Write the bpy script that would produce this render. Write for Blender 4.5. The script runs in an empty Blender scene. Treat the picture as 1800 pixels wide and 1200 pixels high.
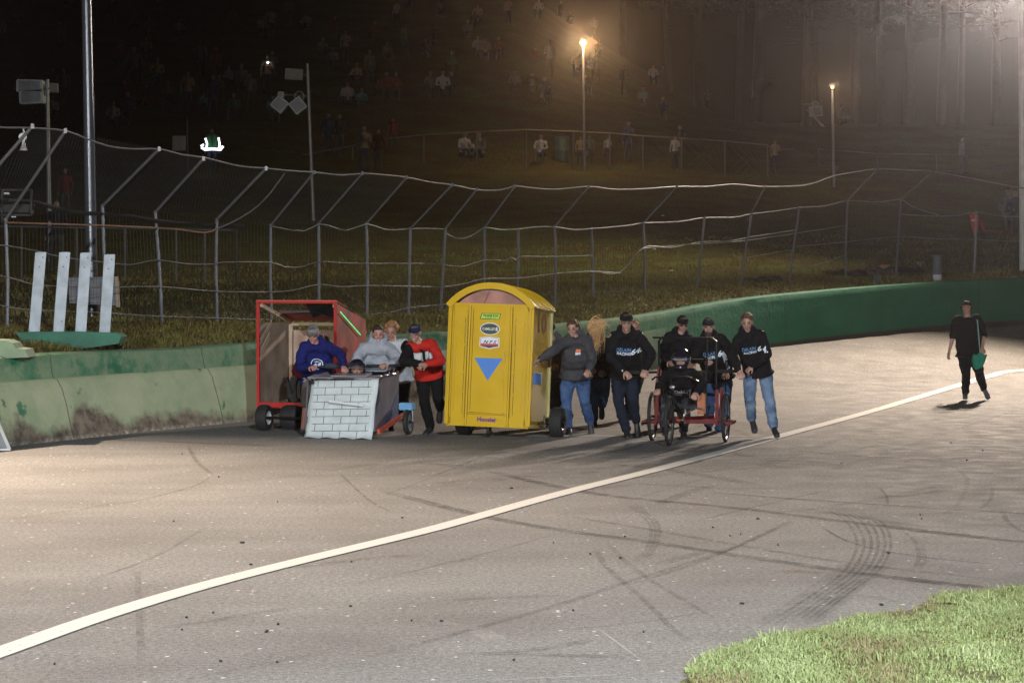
import bpy, bmesh, math, random
import numpy as np
from mathutils import Vector, Matrix, noise
from mathutils.bvhtree import BVHTree
R = math.radians
random.seed(7); RNG = np.random.default_rng(7)
S = bpy.context.scene; COL = S.collection

# ------------------------------------------------------------------ camera
F = 4000.0; HOR = 464.0; CH = 2.4
PITCH = math.atan((600-HOR)/F)
cd = bpy.data.cameras.new('camera'); cd.sensor_width = 36; cd.lens = F/1800*36
cd.clip_start = .5; cd.clip_end = 1200
cam = bpy.data.objects.new('camera', cd); COL.objects.link(cam)
cam.location = (0, 0, CH); cam.rotation_euler = (R(90)-PITCH, 0, 0); S.camera = cam

# ------------------------------------------------------------------ world, exposure
W = bpy.data.worlds.new('World'); S.world = W; W.use_nodes = True
wn = W.node_tree; sk = wn.nodes.new('ShaderNodeTexSky'); sk.sky_type = 'NISHITA'; sk.sun_disc = False
sk.sun_elevation = R(-6); sk.sun_rotation = R(200)
wn.links.new(sk.outputs[0], wn.nodes['Background'].inputs[0]); wn.nodes['Background'].inputs[1].default_value = .05
S.view_settings.view_transform = 'Standard'; S.view_settings.look = 'None'
S.view_settings.exposure = 0; S.view_settings.gamma = 1
try:
    S.cycles.use_denoising = True; S.cycles.denoiser = 'OPENIMAGEDENOISE'
    S.cycles.use_light_tree = True; S.cycles.volume_max_steps = 128
    S.cycles.max_bounces = 6; S.cycles.diffuse_bounces = 2; S.cycles.glossy_bounces = 3
    S.cycles.transparent_max_bounces = 24; S.cycles.volume_bounces = 0
    S.cycles.sample_clamp_indirect = 2
except Exception as e: print(e)

# ------------------------------------------------------------------ floodlights and added fill beams (on poles built below)
LIGHTS = [  # name, position, target, watts, spot angle, blend, radius, colour
 ('flood_and_fill_lamp', (13.0, 57.4, 13.2), (9.8, 43.6, 0), 36000, 54, 1, .18, (1, .8, .6)),
 ('flood_and_fill_lamp', (-15.0, 33.0, 12.0), (-7.6, 24.2, 0), 52000, 62, 1, .18, (1, .8, .62)),
 ('flood_and_fill_lamp', (4.5, -4.4, 11.0), (1.5, 13.2, 0), 74000, 66, 1, .25, (.84, .92, 1)),  # added fill from behind the camera for foreground and faces
 ('flood_and_fill_lamp', (13.0, 57.6, 12.2), (-3.0, 60.0, 2.5), 9500, 86, 1, .3, (1, .86, .55)),  # extra beam added on the right mast to brighten the bank
 ('flood_and_fill_lamp', (-16.0, -32.2, 9.0), (.5, 33, 1), 80000, 34, .8, .3, (1, .96, .93)),  # added frontal fill standing in for a camera flash
]
l = bpy.data.lights.new('haze_glow_spot', 'SPOT'); l.energy = 21000; l.spot_size = R(95); l.spot_blend = 1; l.color = (1, .84, .72); l.shadow_soft_size = .3  # added spot aimed towards the camera to make the haze glow
o = bpy.data.objects.new('haze_glow_light', l); COL.objects.link(o); o.location = (13.2, 57.3, 10.4); o.rotation_euler = (Vector((-4, 0, -4))-o.location).to_track_quat('-Z', 'Y').to_euler()
for i, (nm, p, t, w, ang, bl, rad, c) in enumerate(LIGHTS):
    l = bpy.data.lights.new(nm, 'SPOT'); l.energy = w; l.spot_size = R(ang); l.spot_blend = bl
    l.shadow_soft_size = rad; l.color = c
    o = bpy.data.objects.new('flood_and_fill_beam', l); COL.objects.link(o); o.location = p
    o.rotation_euler = (Vector(t)-Vector(p)).to_track_quat('-Z', 'Y').to_euler()

# ------------------------------------------------------------------ projection helpers (photo pixels -> world)
def P(px, py, Y):
    dx = (px-900)/F; u = (600-py)/F
    dy = math.cos(PITCH)+u*math.sin(PITCH); dz = -math.sin(PITCH)+u*math.cos(PITCH)
    k = Y/dy
    return Vector((dx*k, Y, CH+dz*k))

# wall base line: x, y, z
WPTS = [(-24,-12,0),(-20,-2,0),(-16,9,0),(-11.6,20,0),(-6.84,30.4,0),(-4.02,35.7,.0),(-1.1,40,.1),(2.2,44,.27),(5.88,49,.66),(12.4,55,.97),(22,60.5,1.0),(36,65,1.0),(56,68,1.0)]
def catmull(pts, step=.5):
    P_ = [Vector(p) for p in pts]; P_ = [2*P_[0]-P_[1]]+P_+[2*P_[-1]-P_[-2]]; out = []
    for i in range(1, len(P_)-2):
        a, b, c, d = P_[i-1:i+3]; n = max(2, int((c-b).length/step))
        for k in range(n):
            t = k/n
            out.append(.5*((2*b)+(c-a)*t+(2*a-5*b+4*c-d)*t*t+(3*b-a-3*c+d)*t**3))
    out.append(P_[-2]); return out
WC = catmull(WPTS); WN = np.array([(p.x, p.y, p.z) for p in WC])
def wall_near(x, y):
    d = np.hypot(WN[:,0]-x, WN[:,1]-y); i = int(d.argmin()); return i, float(d[i])
def wtan(i):
    a = WC[max(0, i-1)]; b = WC[min(len(WC)-1, i+1)]; t = b-a; t.z = 0; return t.normalized()
def hz(x, y):
    i, d = wall_near(x, y)
    return float(WN[i,2])*max(0., 1-d/7.)**1.5
WA = WN[:,0]/np.maximum(WN[:,1], 1e-3)
_ok = WN[:,1] > 5
def Yw(px):
    a = (px-900)/F
    return float(np.interp(a, WA[_ok], WN[_ok,1]))
# hillside heights: columns (photo px), rows (metres behind the wall)
HO = np.array([-.5, .2, 3, 8, 20, 35, 52, 65, 80, 105, 160])
HC = {-3000:[1.0,1.1,1.39,1.52,1.95,2.95,5.3,8,11.9,18.7,27], 0:[1.0,1.1,1.39,1.52,1.95,2.95,5.3,8,11.9,18.7,27],
      450:[.95,1.02,1.4,1.55,2.2,3.4,5.8,8.6,12.6,19.2,27], 900:[1.0,1.15,1.46,1.64,2.6,4.2,6.3,9.3,13.7,20,27],
      1300:[1.4,1.52,1.93,2.2,2.97,4.75,6.9,9.1,10.3,11.5,14], 1800:[1.85,1.96,2.17,2.54,3.3,5,7.6,9.6,10.6,11.5,14],
      5000:[1.85,1.96,2.17,2.54,3.3,5,7.6,9.6,10.6,11.5,14]}
HCX = np.array(sorted(HC)); HCZ = np.array([HC[k] for k in sorted(HC)])
def T(x, y):
    px = 900+F*x/max(y, 1); o = y-Yw(px)
    zs = [np.interp(o, HO, HCZ[i]) for i in range(len(HCX))]
    z = float(np.interp(px, HCX, zs))
    return z + .12*noise.noise(Vector((x*.25, y*.25, 0)))*min(1, max(0, o-1)/4) + .04*noise.noise(Vector((x*1.1, y*1.1, 3)))*min(1, max(0, o)/1)
def G(px, py):
    """track point seen at a photo pixel"""
    z = 0
    for _ in range(30):
        p0 = P(px, py, 1.0); Y = (CH-z)/(CH-p0.z); p = P(px, py, Y)
        z = z*.5+.5*hz(p.x, p.y)
    return Vector((p.x, p.y, hz(p.x, p.y)))
def H(px, Y):
    x = (px-900)/F*Y/math.cos(PITCH)*math.cos(PITCH)
    return Vector((x, Y, T(x, Y)))
def GH(px, py):
    """hillside point seen at a photo pixel"""
    Y = Yw(px)+.3
    while Y < 170:
        q = P(px, py, Y)
        if q.z <= T(q.x, q.y): return Vector((q.x, q.y, T(q.x, q.y)))
        Y += .15
    q = P(px, py, 150); return Vector((q.x, q.y, T(q.x, q.y)))

# ------------------------------------------------------------------ materials
MATS = {}
def nodes(m): 
    m.use_nodes = True; nt = m.node_tree; return nt, nt.nodes, nt.links, nt.nodes['Principled BSDF']
def mat(name, col, rough=.7, metal=0, var=.12, scale=6, bump=0, bscale=40, emit=0, coat=0, spec=.5, dirt=None, alpha=1):
    if name in MATS: return MATS[name]
    m = bpy.data.materials.new(name); MATS[name] = m; nt, N, L, b = nodes(m)
    b.inputs['Roughness'].default_value = rough; b.inputs['Metallic'].default_value = metal
    b.inputs['Specular IOR Level'].default_value = spec
    tc = N.new('ShaderNodeTexCoord'); nz = N.new('ShaderNodeTexNoise'); nz.inputs['Scale'].default_value = scale
    nz.inputs['Detail'].default_value = 6; L.new(tc.outputs['Object'], nz.inputs['Vector'])
    r = N.new('ShaderNodeValToRGB'); L.new(nz.outputs[0], r.inputs[0])
    c0 = [max(0, c*(1-var)) for c in col]; c1 = [min(1, c*(1+var)) for c in col]
    if dirt: c0 = dirt
    r.color_ramp.elements[0].position = .32; r.color_ramp.elements[1].position = .62 if dirt else .7
    r.color_ramp.elements[0].color = (*c0, 1); r.color_ramp.elements[1].color = (*c1, 1)
    L.new(r.outputs[0], b.inputs['Base Color'])
    if bump:
        n2 = N.new('ShaderNodeTexNoise'); n2.inputs['Scale'].default_value = bscale; n2.inputs['Detail'].default_value = 5
        L.new(tc.outputs['Object'], n2.inputs['Vector'])
        bp = N.new('ShaderNodeBump'); bp.inputs['Strength'].default_value = bump; bp.inputs['Distance'].default_value = .02
        L.new(n2.outputs[0], bp.inputs['Height']); L.new(bp.outputs[0], b.inputs['Normal'])
    if emit:
        L.new(r.outputs[0], b.inputs['Emission Color']); b.inputs['Emission Strength'].default_value = emit
    if coat: b.inputs['Coat Weight'].default_value = coat; b.inputs['Coat Roughness'].default_value = .08
    return m

def asphalt():
    m = bpy.data.materials.new('asphalt'); nt, N, L, b = nodes(m)
    g = N.new('ShaderNodeNewGeometry')
    def nz(s, d=6, rot=None, sc=None):
        n = N.new('ShaderNodeTexNoise'); n.inputs['Scale'].default_value = s; n.inputs['Detail'].default_value = d
        if sc:
            mp = N.new('ShaderNodeMapping'); mp.inputs['Scale'].default_value = sc; mp.inputs['Rotation'].default_value = rot or (0,0,0)
            L.new(g.outputs['Position'], mp.inputs[0]); L.new(mp.outputs[0], n.inputs['Vector'])
        else: L.new(g.outputs['Position'], n.inputs['Vector'])
        return n
    def ramp(n, p0, c0, p1, c1):
        r = N.new('ShaderNodeValToRGB'); e = r.color_ramp.elements
        e[0].position = p0; e[0].color = (*c0, 1); e[1].position = p1; e[1].color = (*c1, 1); L.new(n.outputs[0], r.inputs[0]); return r
    def mul(a, b_, f=1):
        x = N.new('ShaderNodeMix'); x.data_type = 'RGBA'; x.blend_type = 'MULTIPLY'; x.inputs[0].default_value = f
        L.new(a, x.inputs[6]); L.new(b_, x.inputs[7]); return x.outputs[2]
    base = ramp(nz(.22, 5), .3, (.132, .128, .123), .7, (.20, .193, .184))
    grain = ramp(nz(26, 3), .3, (.6, .6, .6), .72, (1.4, 1.4, 1.4))
    fine = ramp(nz(75, 2), .28, (.45, .45, .45), .72, (1.6, 1.58, 1.55))
    streak = ramp(nz(1, 5, (0, 0, R(-66)), (.12, 1.8, 1)), .35, (.92, .91, .9), .65, (1.04, 1.04, 1.04))
    stain = ramp(nz(.55, 8), .33, (.8, .78, .76), .55, (1, 1, 1))
    c = mul(mul(mul(mul(base.outputs[0], grain.outputs[0]), fine.outputs[0]), streak.outputs[0]), stain.outputs[0])
    # pale and dark stones
    v = N.new('ShaderNodeTexVoronoi'); v.inputs['Scale'].default_value = 9; L.new(g.outputs['Position'], v.inputs['Vector'])
    sp = N.new('ShaderNodeSeparateColor'); L.new(v.outputs['Color'], sp.inputs[0])
    lt = N.new('ShaderNodeMath'); lt.operation = 'LESS_THAN'; lt.inputs[1].default_value = .13; L.new(v.outputs['Distance'], lt.inputs[0])
    gt = N.new('ShaderNodeMath'); gt.operation = 'GREATER_THAN'; gt.inputs[1].default_value = .8; L.new(sp.outputs[0], gt.inputs[0])
    mm = N.new('ShaderNodeMath'); mm.operation = 'MULTIPLY'; L.new(lt.outputs[0], mm.inputs[0]); L.new(gt.outputs[0], mm.inputs[1])
    mx = N.new('ShaderNodeMix'); mx.data_type = 'RGBA'; L.new(mm.outputs[0], mx.inputs[0]); L.new(c, mx.inputs[6]); mx.inputs[7].default_value = (.55, .52, .48, 1)
    L.new(mx.outputs[2], b.inputs['Base Color'])
    rr = ramp(nz(3, 4), .3, (.8,)*3, .7, (.95,)*3); L.new(rr.outputs[0], b.inputs['Roughness'])
    bp = N.new('ShaderNodeBump'); bp.inputs['Strength'].default_value = .12; bp.inputs['Distance'].default_value = .005
    L.new(nz(60, 3).outputs[0], bp.inputs['Height']); L.new(bp.outputs[0], b.inputs['Normal'])
    return m
M_ASPH = asphalt()

def marks_mat(name, col, lo, hi, amax, scale=(1, 1, 1), ns=6):
    m = bpy.data.materials.new(name); nt, N, L, b = nodes(m); b.inputs['Base Color'].default_value = (*col, 1); b.inputs['Roughness'].default_value = .8
    g = N.new('ShaderNodeNewGeometry'); n = N.new('ShaderNodeTexNoise'); n.inputs['Scale'].default_value = ns; n.inputs['Detail'].default_value = 7
    L.new(g.outputs['Position'], n.inputs['Vector'])
    mr = N.new('ShaderNodeMapRange'); mr.inputs[1].default_value = lo; mr.inputs[2].default_value = hi; mr.inputs[4].default_value = amax
    L.new(n.outputs[0], mr.inputs[0])
    at = N.new('ShaderNodeAttribute'); at.attribute_name = 'fade'
    mu = N.new('ShaderNodeMath'); mu.operation = 'MULTIPLY'; L.new(mr.outputs[0], mu.inputs[0]); L.new(at.outputs['Fac'], mu.inputs[1])
    L.new(mu.outputs[0], b.inputs['Alpha']); return m

def ground_grass(name, cols, s1=.5, s2=14, bump=.8):
    m = bpy.data.materials.new(name); nt, N, L, b = nodes(m); g = N.new('ShaderNodeNewGeometry')
    n = N.new('ShaderNodeTexNoise'); n.inputs['Scale'].default_value = s1; n.inputs['Detail'].default_value = 9; n.inputs['Roughness'].default_value = .65
    L.new(g.outputs['Position'], n.inputs['Vector']); r = N.new('ShaderNodeValToRGB'); L.new(n.outputs[0], r.inputs[0])
    e = r.color_ramp.elements; e[0].position = .36; e[0].color = (*cols[0], 1); e[1].position = .64; e[1].color = (*cols[2], 1)
    q = e.new(.5); q.color = (*cols[1], 1)
    n2 = N.new('ShaderNodeTexNoise'); n2.inputs['Scale'].default_value = s2; n2.inputs['Detail'].default_value = 6
    mp = N.new('ShaderNodeMapping'); mp.inputs['Scale'].default_value = (1, .5, 1)
    L.new(g.outputs['Position'], mp.inputs[0]); L.new(mp.outputs[0], n2.inputs['Vector'])
    r2 = N.new('ShaderNodeValToRGB'); L.new(n2.outputs[0], r2.inputs[0]); r2.color_ramp.elements[0].position = .35; r2.color_ramp.elements[1].position = .7
    r2.color_ramp.elements[0].color = (.5, .5, .5, 1); r2.color_ramp.elements[1].color = (1.5, 1.45, 1.3, 1)
    x = N.new('ShaderNodeMix'); x.data_type = 'RGBA'; x.blend_type = 'MULTIPLY'; x.inputs[0].default_value = 1
    L.new(r.outputs[0], x.inputs[6]); L.new(r2.outputs[0], x.inputs[7]); L.new(x.outputs[2], b.inputs['Base Color'])
    b.inputs['Roughness'].default_value = .9; b.inputs['Specular IOR Level'].default_value = .2
    bp = N.new('ShaderNodeBump'); bp.inputs['Strength'].default_value = bump; bp.inputs['Distance'].default_value = .08
    L.new(n2.outputs[0], bp.inputs['Height']); L.new(bp.outputs[0], b.inputs['Normal'])
    return m
M_HILL = ground_grass('hillside_grass', [(.075, .05, .02), (.085, .075, .02), (.085, .11, .026)])

def wall_mat():
    """painted concrete: deep green rim and far stretch, pale green worn flank, brown dirt and bare stone near the foot"""
    m = bpy.data.materials.new('painted_concrete'); nt, N, L, b = nodes(m)
    uv = N.new('ShaderNodeUVMap'); g = N.new('ShaderNodeNewGeometry'); sep = N.new('ShaderNodeSeparateXYZ'); L.new(uv.outputs[0], sep.inputs[0])
    def nz(s, d=7, sc=(1,1,1)):
        mp = N.new('ShaderNodeMapping'); mp.inputs['Scale'].default_value = sc; L.new(g.outputs['Position'], mp.inputs[0])
        n = N.new('ShaderNodeTexNoise'); n.inputs['Scale'].default_value = s; n.inputs['Detail'].default_value = d; n.inputs['Roughness'].default_value = .62
        L.new(mp.outputs[0], n.inputs['Vector']); return n.outputs[0]
    def math_(op, a, c, cl=False):
        x = N.new('ShaderNodeMath'); x.operation = op; x.use_clamp = cl
        for i, v in enumerate((a, c)):
            if isinstance(v, (int, float)): x.inputs[i].default_value = v
            else: L.new(v, x.inputs[i])
        return x.outputs[0]
    def rng(v, a, b_, c=0, d=1):
        x = N.new('ShaderNodeMapRange'); x.inputs[1].default_value = a; x.inputs[2].default_value = b_; x.inputs[3].default_value = c; x.inputs[4].default_value = d; L.new(v, x.inputs[0]); return x.outputs[0]
    def mix(f, a, c):
        x = N.new('ShaderNodeMix'); x.data_type = 'RGBA'; L.new(f, x.inputs[0])
        for i, v in ((6, a), (7, c)):
            if isinstance(v, tuple): x.inputs[i].default_value = (*v, 1)
            else: L.new(v, x.inputs[i])
        return x.outputs[2]
    u, v = sep.outputs[0], sep.outputs[1]    # u: metres along, v: 0 foot .. 1 top
    pale = mix(rng(nz(1.3), .35, .65), (.24, .31, .185), (.37, .41, .26))
    deep = mix(rng(nz(2.5), .35, .65), (.012, .115, .062), (.03, .155, .085))
    rim = mix(rng(nz(2.0, 8), .36, .50), deep, mix(rng(nz(4), .4, .6), (.10, .2, .11), (.16, .24, .14)))
    vn = math_('ADD', v, math_('MULTIPLY', math_('SUBTRACT', nz(1.2), .5), .16))
    c = mix(rng(nz(1.1, 8), .60, .64), pale, deep)                       # green patches on the pale flank
    c = mix(rng(nz(9, 6, (.3, .3, 1)), .62, .7), c, (.36, .34, .24))       # scraped pale streaks
    low = math_('ADD', vn, math_('MULTIPLY', math_('SUBTRACT', nz(.5), .5), 1.5))
    dirt = mix(rng(nz(7), .35, .65), (.07, .055, .045), (.22, .18, .13))
    c = mix(rng(low, .31, .17), c, dirt)
    c = mix(rng(v, .705, .72), c, rim)
    c = mix(rng(math_('ADD', v, math_('MULTIPLY', nz(6), .06)), .085, .05), c, mix(rng(nz(11), .42, .6), (.16, .13, .1), (.62, .58, .5)))
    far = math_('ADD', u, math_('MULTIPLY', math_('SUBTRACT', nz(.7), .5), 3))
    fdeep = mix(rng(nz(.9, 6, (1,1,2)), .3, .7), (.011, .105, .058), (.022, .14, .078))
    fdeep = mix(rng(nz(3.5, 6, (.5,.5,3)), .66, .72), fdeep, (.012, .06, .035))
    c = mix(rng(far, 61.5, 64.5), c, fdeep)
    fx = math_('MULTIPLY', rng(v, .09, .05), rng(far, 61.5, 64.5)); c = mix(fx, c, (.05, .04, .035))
    jt = math_('LESS_THAN', math_('FRACT', math_('DIVIDE', math_('ADD', u, math_('MULTIPLY', nz(3), .05)), 3.6), 0), .006); c = mix(math_('MULTIPLY', jt, .75), c, (.03, .045, .03))
    c = mix(rng(nz(5, 8, (1.2, 1.2, .35)), .66, .69), c, (.03, .08, .05))
    L.new(c, b.inputs['Base Color']); b.inputs['Roughness'].default_value = .75; b.inputs['Specular IOR Level'].default_value = .25
    bp = N.new('ShaderNodeBump'); bp.inputs['Strength'].default_value = .7; bp.inputs['Distance'].default_value = .03
    L.new(nz(7, 8), bp.inputs['Height']); L.new(bp.outputs[0], b.inputs['Normal'])
    return m

# ------------------------------------------------------------------ object helpers
def link(o, parent=None):
    COL.objects.link(o)
    if parent: o.parent = parent
    return o
def tag(o, label=None, cat=None, group=None, kind=None):
    if label: o['label'] = label
    if cat: o['category'] = cat
    if group: o['group'] = group
    if kind: o['kind'] = kind
    return o
def mesh(name, vs, fs, m=None, parent=None, smooth=False):
    me = bpy.data.meshes.new(name); me.from_pydata([tuple(v) for v in vs], [], [tuple(f) for f in fs]); me.update()
    if m: me.materials.append(m)
    if smooth: me.polygons.foreach_set('use_smooth', [True]*len(me.polygons))
    return link(bpy.data.objects.new(name, me), parent)
def thing(name, label, cat, loc=(0,0,0), rot=(0,0,0), group=None):
    o = bpy.data.objects.new(name, None); COL.objects.link(o); o.location = loc; o.rotation_euler = rot
    o.empty_display_size = .1
    return tag(o, label, cat, group)
class MB:
    """collects shapes, links them as one mesh"""
    def __init__(s): s.v = []; s.f = []
    def add(s, vs, fs):
        n = len(s.v); s.v += [Vector(v) for v in vs]; s.f += [tuple(i+n for i in f) for f in fs]; return s
    def box(s, c, d, rot=None, bev=0):
        c = Vector(c); M = rot if rot is not None else Matrix.Identity(3)
        if isinstance(M, (tuple, list)):
            from mathutils import Euler
            M = Euler(M).to_matrix()
        x, y, z = d[0]/2, d[1]/2, d[2]/2
        if not bev:
            vs = [c+M@Vector((i*x, j*y, k*z)) for i in (-1,1) for j in (-1,1) for k in (-1,1)]
            return s.add(vs, [(0,1,3,2),(4,6,7,5),(0,4,5,1),(2,3,7,6),(0,2,6,4),(1,5,7,3)])
        bm = bmesh.new(); bmesh.ops.create_cube(bm, size=1)
        for v in bm.verts: v.co = Vector((v.co.x*d[0], v.co.y*d[1], v.co.z*d[2]))
        bmesh.ops.bevel(bm, geom=bm.edges[:], offset=bev, segments=2, affect='EDGES')
        bm.verts.index_update(); vs = [c+M@v.co for v in bm.verts]; fs = [[v.index for v in f.verts] for f in bm.faces]; bm.free()
        return s.add(vs, fs)
    def beam(s, a, b, w, h=None, up=(0,0,1)):
        a, b = Vector(a), Vector(b); h = h or w; t = (b-a); L_ = t.length; t.normalize()
        u = Vector(up); 
        if abs(u.dot(t)) > .95: u = Vector((0,1,0))
        x = t.cross(u).normalized(); y = x.cross(t)
        M = Matrix((x, t, y)).transposed(); return s.box((a+b)/2, (w, L_, h), M)
    def tube(s, pts, r, n=8, closed=False, cap=True, flat=1):
        pts = [Vector(p) for p in pts]; m = len(pts); rs = r if isinstance(r, (list, tuple)) else [r]*m
        rings = []; prev = None
        for i, p in enumerate(pts):
            if closed: t = pts[(i+1) % m]-pts[i-1]
            else: t = pts[min(i+1, m-1)]-pts[max(i-1, 0)]
            if t.length < 1e-9: t = Vector((0,0,1))
            t.normalize()
            if prev is None:
                u = Vector((0,0,1)) if abs(t.z) < .9 else Vector((1,0,0)); x = t.cross(u).normalized()
            else: x = (prev-t*prev.dot(t)); x = x.normalized() if x.length > 1e-6 else prev
            prev = x; y = t.cross(x)
            rings.append([p+(x*math.cos(a)+y*math.sin(a)*flat)*rs[i] for a in [2*math.pi*k/n for k in range(n)]])
        vs = [v for rg in rings for v in rg]; fs = []
        for i in range(m if closed else m-1):
            j = (i+1) % m
            fs += [(i*n+k, i*n+(k+1) % n, j*n+(k+1) % n, j*n+k) for k in range(n)]
        if cap and not closed: fs += [tuple(range(n))[::-1], tuple((m-1)*n+k for k in range(n))]
        return s.add(vs, fs)
    def lathe(s, prof, c=(0,0,0), axis='z', n=20, ang=0):
        """prof: list of (radius, height)"""
        vs = []; c = Vector(c)
        for r, h in prof:
            for k in range(n):
                a = 2*math.pi*k/n+ang; p = (r*math.cos(a), r*math.sin(a), h)
                if axis == 'x': p = (p[2], p[0], p[1])
                if axis == 'y': p = (p[0], p[2], p[1])
                vs.append(c+Vector(p))
        m = len(prof); fs = [(i*n+k, i*n+(k+1) % n, (i+1)*n+(k+1) % n, (i+1)*n+k) for i in range(m-1) for k in range(n)]
        if prof[0][0] > 1e-6: fs.append(tuple(range(n))[::-1])
        if prof[-1][0] > 1e-6: fs.append(tuple((m-1)*n+k for k in range(n)))
        return s.add(vs, fs)
    def ell(s, c, r, rot=None, n=12, k=8):
        c = Vector(c); r = (r,)*3 if isinstance(r, (int, float)) else r; M = rot or Matrix.Identity(3)
        vs = [c+M@Vector((0,0,-r[2]))]
        for i in range(1, k):
            a = math.pi*i/k
            vs += [c+M@Vector((r[0]*math.sin(a)*math.cos(2*math.pi*j/n), r[1]*math.sin(a)*math.sin(2*math.pi*j/n), -r[2]*math.cos(a))) for j in range(n)]
        vs.append(c+M@Vector((0,0,r[2]))); fs = [(0, 1+(j+1) % n, 1+j) for j in range(n)]
        for i in range(k-2):
            fs += [(1+i*n+j, 1+i*n+(j+1) % n, 1+(i+1)*n+(j+1) % n, 1+(i+1)*n+j) for j in range(n)]
        e = len(vs)-1; fs += [(e, 1+(k-2)*n+j, 1+(k-2)*n+(j+1) % n) for j in range(n)]
        return s.add(vs, fs)
    def prism(s, poly, a, b, axis='y'):
        """poly in the plane across the axis, extruded a..b"""
        n = len(poly); f = {'y': lambda p, t: (p[0], t, p[1]), 'x': lambda p, t: (t, p[0], p[1]), 'z': lambda p, t: (p[0], p[1], t)}[axis]
        vs = [f(p, a) for p in poly]+[f(p, b) for p in poly]
        return s.add(vs, [tuple(range(n))[::-1], tuple(range(n, 2*n))]+[(k, (k+1) % n, n+(k+1) % n, n+k) for k in range(n)])
    def xf(s, M): s.v = [M@v for v in s.v]; return s
    def build(s, name, m, parent=None, smooth=False, bevel=0):
        o = mesh(name, s.v, s.f, m, parent, smooth)
        bm = bmesh.new(); bm.from_mesh(o.data); bmesh.ops.recalc_face_normals(bm, faces=bm.faces)
        if bevel: bmesh.ops.bevel(bm, geom=[e for e in bm.edges if len(e.link_faces) == 2 and e.calc_face_angle(0) > .5], offset=bevel, segments=2, affect='EDGES')
        bm.to_mesh(o.data); bm.free()
        if smooth:
            try: o.data.set_sharp_from_angle(angle=R(40))
            except Exception: pass
        return o
def text(name, s, size, M, m, parent=None, depth=.004, shear=0, bold=0, target=None, width=None, font_bold=False):
    """real lettering as a thin mesh; M places it (x right, y up, z out)"""
    c = bpy.data.curves.new(name, 'FONT'); c.body = s; c.size = size; c.shear = shear; c.extrude = 0; c.offset = bold
    c.align_x = 'CENTER'; c.align_y = 'CENTER'; c.resolution_u = 2
    o = bpy.data.objects.new(name, c); COL.objects.link(o)
    me = bpy.data.meshes.new_from_object(o.evaluated_get(bpy.context.evaluated_depsgraph_get()))
    bpy.data.objects.remove(o); bpy.data.curves.remove(c)
    if width:
        xs = [v.co.x for v in me.vertices]; k = width/(max(xs)-min(xs)); 
        for v in me.vertices: v.co.x *= k
    return drape(name, me, M, m, parent, depth, target)
def drape(name, me, M, m, parent, depth=.004, target=None):
    bm = bmesh.new(); bm.from_mesh(me); bmesh.ops.triangulate(bm, faces=bm.faces)
    if target: bmesh.ops.subdivide_edges(bm, edges=[e for e in bm.edges if e.calc_length() > .03], cuts=1)
    z = (M.to_3x3()@Vector((0,0,1))).normalized()
    for v in bm.verts:
        p = M@v.co
        if target:
            h = target.ray_cast(p+z*.5, -z, 1.2)
            if h[0] is not None: p = h[0]+z*depth
        else: p = p+z*depth
        v.co = p
    bm.to_mesh(me); bm.free(); me.materials.clear(); me.materials.append(m); me.name = name
    return link(bpy.data.objects.new(name, me), parent)
def frame_M(o, x, y):
    x = Vector(x).normalized(); y = Vector(y); y = (y-x*y.dot(x)).normalized(); z = x.cross(y); M = Matrix((x, y, z)).transposed().to_4x4(); M.translation = Vector(o); return M
def copy_tree(o, parent=None):
    c = o.copy(); COL.objects.link(c); c.parent = parent
    for ch in list(o.children): copy_tree(ch, c)
    return c

# ------------------------------------------------------------------ ground
def grid(name, xs, ys, zf, m):
    nx, ny = len(xs), len(ys); vs = [(x, y, zf(x, y)) for y in ys for x in xs]
    return mesh(name, vs, [(j*nx+i, j*nx+i+1, (j+1)*nx+i+1, (j+1)*nx+i) for j in range(ny-1) for i in range(nx-1)], m, smooth=True)
def build_ground():
    # asphalt sheet: strips from the wall foot inwards, so that the sheet follows the wall
    offs = [-2.2, -.6, 0, .5, 1.2, 2, 3, 4, 5, 6, 7, 8, 12, 20, 35, 60, 110]
    vs = []; fs = []; idx = list(range(0, len(WC), 3)); 
    for i in idx:
        t = wtan(i); n = Vector((t.y, -t.x, 0)); p = WC[i]
        for o in offs:
            q = p+n*o; z = p.z*max(0, 1-max(o, 0)/7)**1.5
            vs.append((q.x, q.y, z))
    k = len(offs); fs = [(a*k+b, a*k+b+1, (a+1)*k+b+1, (a+1)*k+b) for a in range(len(idx)-1) for b in range(k-1)]
    # only the part that cannot fold back over itself stays at its offset; the rest is a flat sheet just below
    vs2 = []
    tr = grid('track', np.linspace(-28, 60, 177), np.linspace(-14, 66, 161), lambda x, y: hz(x, y) if True else 0, M_ASPH)
    tr['kind'] = 'structure'
    far = mesh('ground', [(-900,-900,-.3),(900,-900,-.3),(900,900,-.3),(-900,900,-.3)], [(0,1,2,3)], M_HILL); far['kind'] = 'structure'
    # hillside: fan of columns
    pxs = list(np.arange(-3000, 5001, 55.)); os_ = [.42, .5, .65, .8, 1.5, 2.2, 3, 4, 5, 6.5, 8, 10, 12.5, 15, 17.5, 20, 23, 26, 29, 32, 35, 38, 41, 44, 47, 50, 52, 54, 57, 60, 63, 66, 70, 75, 80, 86, 94, 105, 120, 140, 160]
    vs = []
    for px in pxs:
        yw = Yw(px)
        for o in os_:
            Y = yw+o; x = (px-900)/F*Y; z = T(x, Y) - (.35 if o < .45 else 0); vs.append((x, Y, z))
    k = len(os_)
    h = mesh('hillside', vs, [(a*k+b, (a+1)*k+b, (a+1)*k+b+1, a*k+b+1) for a in range(len(pxs)-1) for b in range(k-1)], M_HILL, smooth=True)
    h['kind'] = 'structure'
build_ground()

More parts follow.
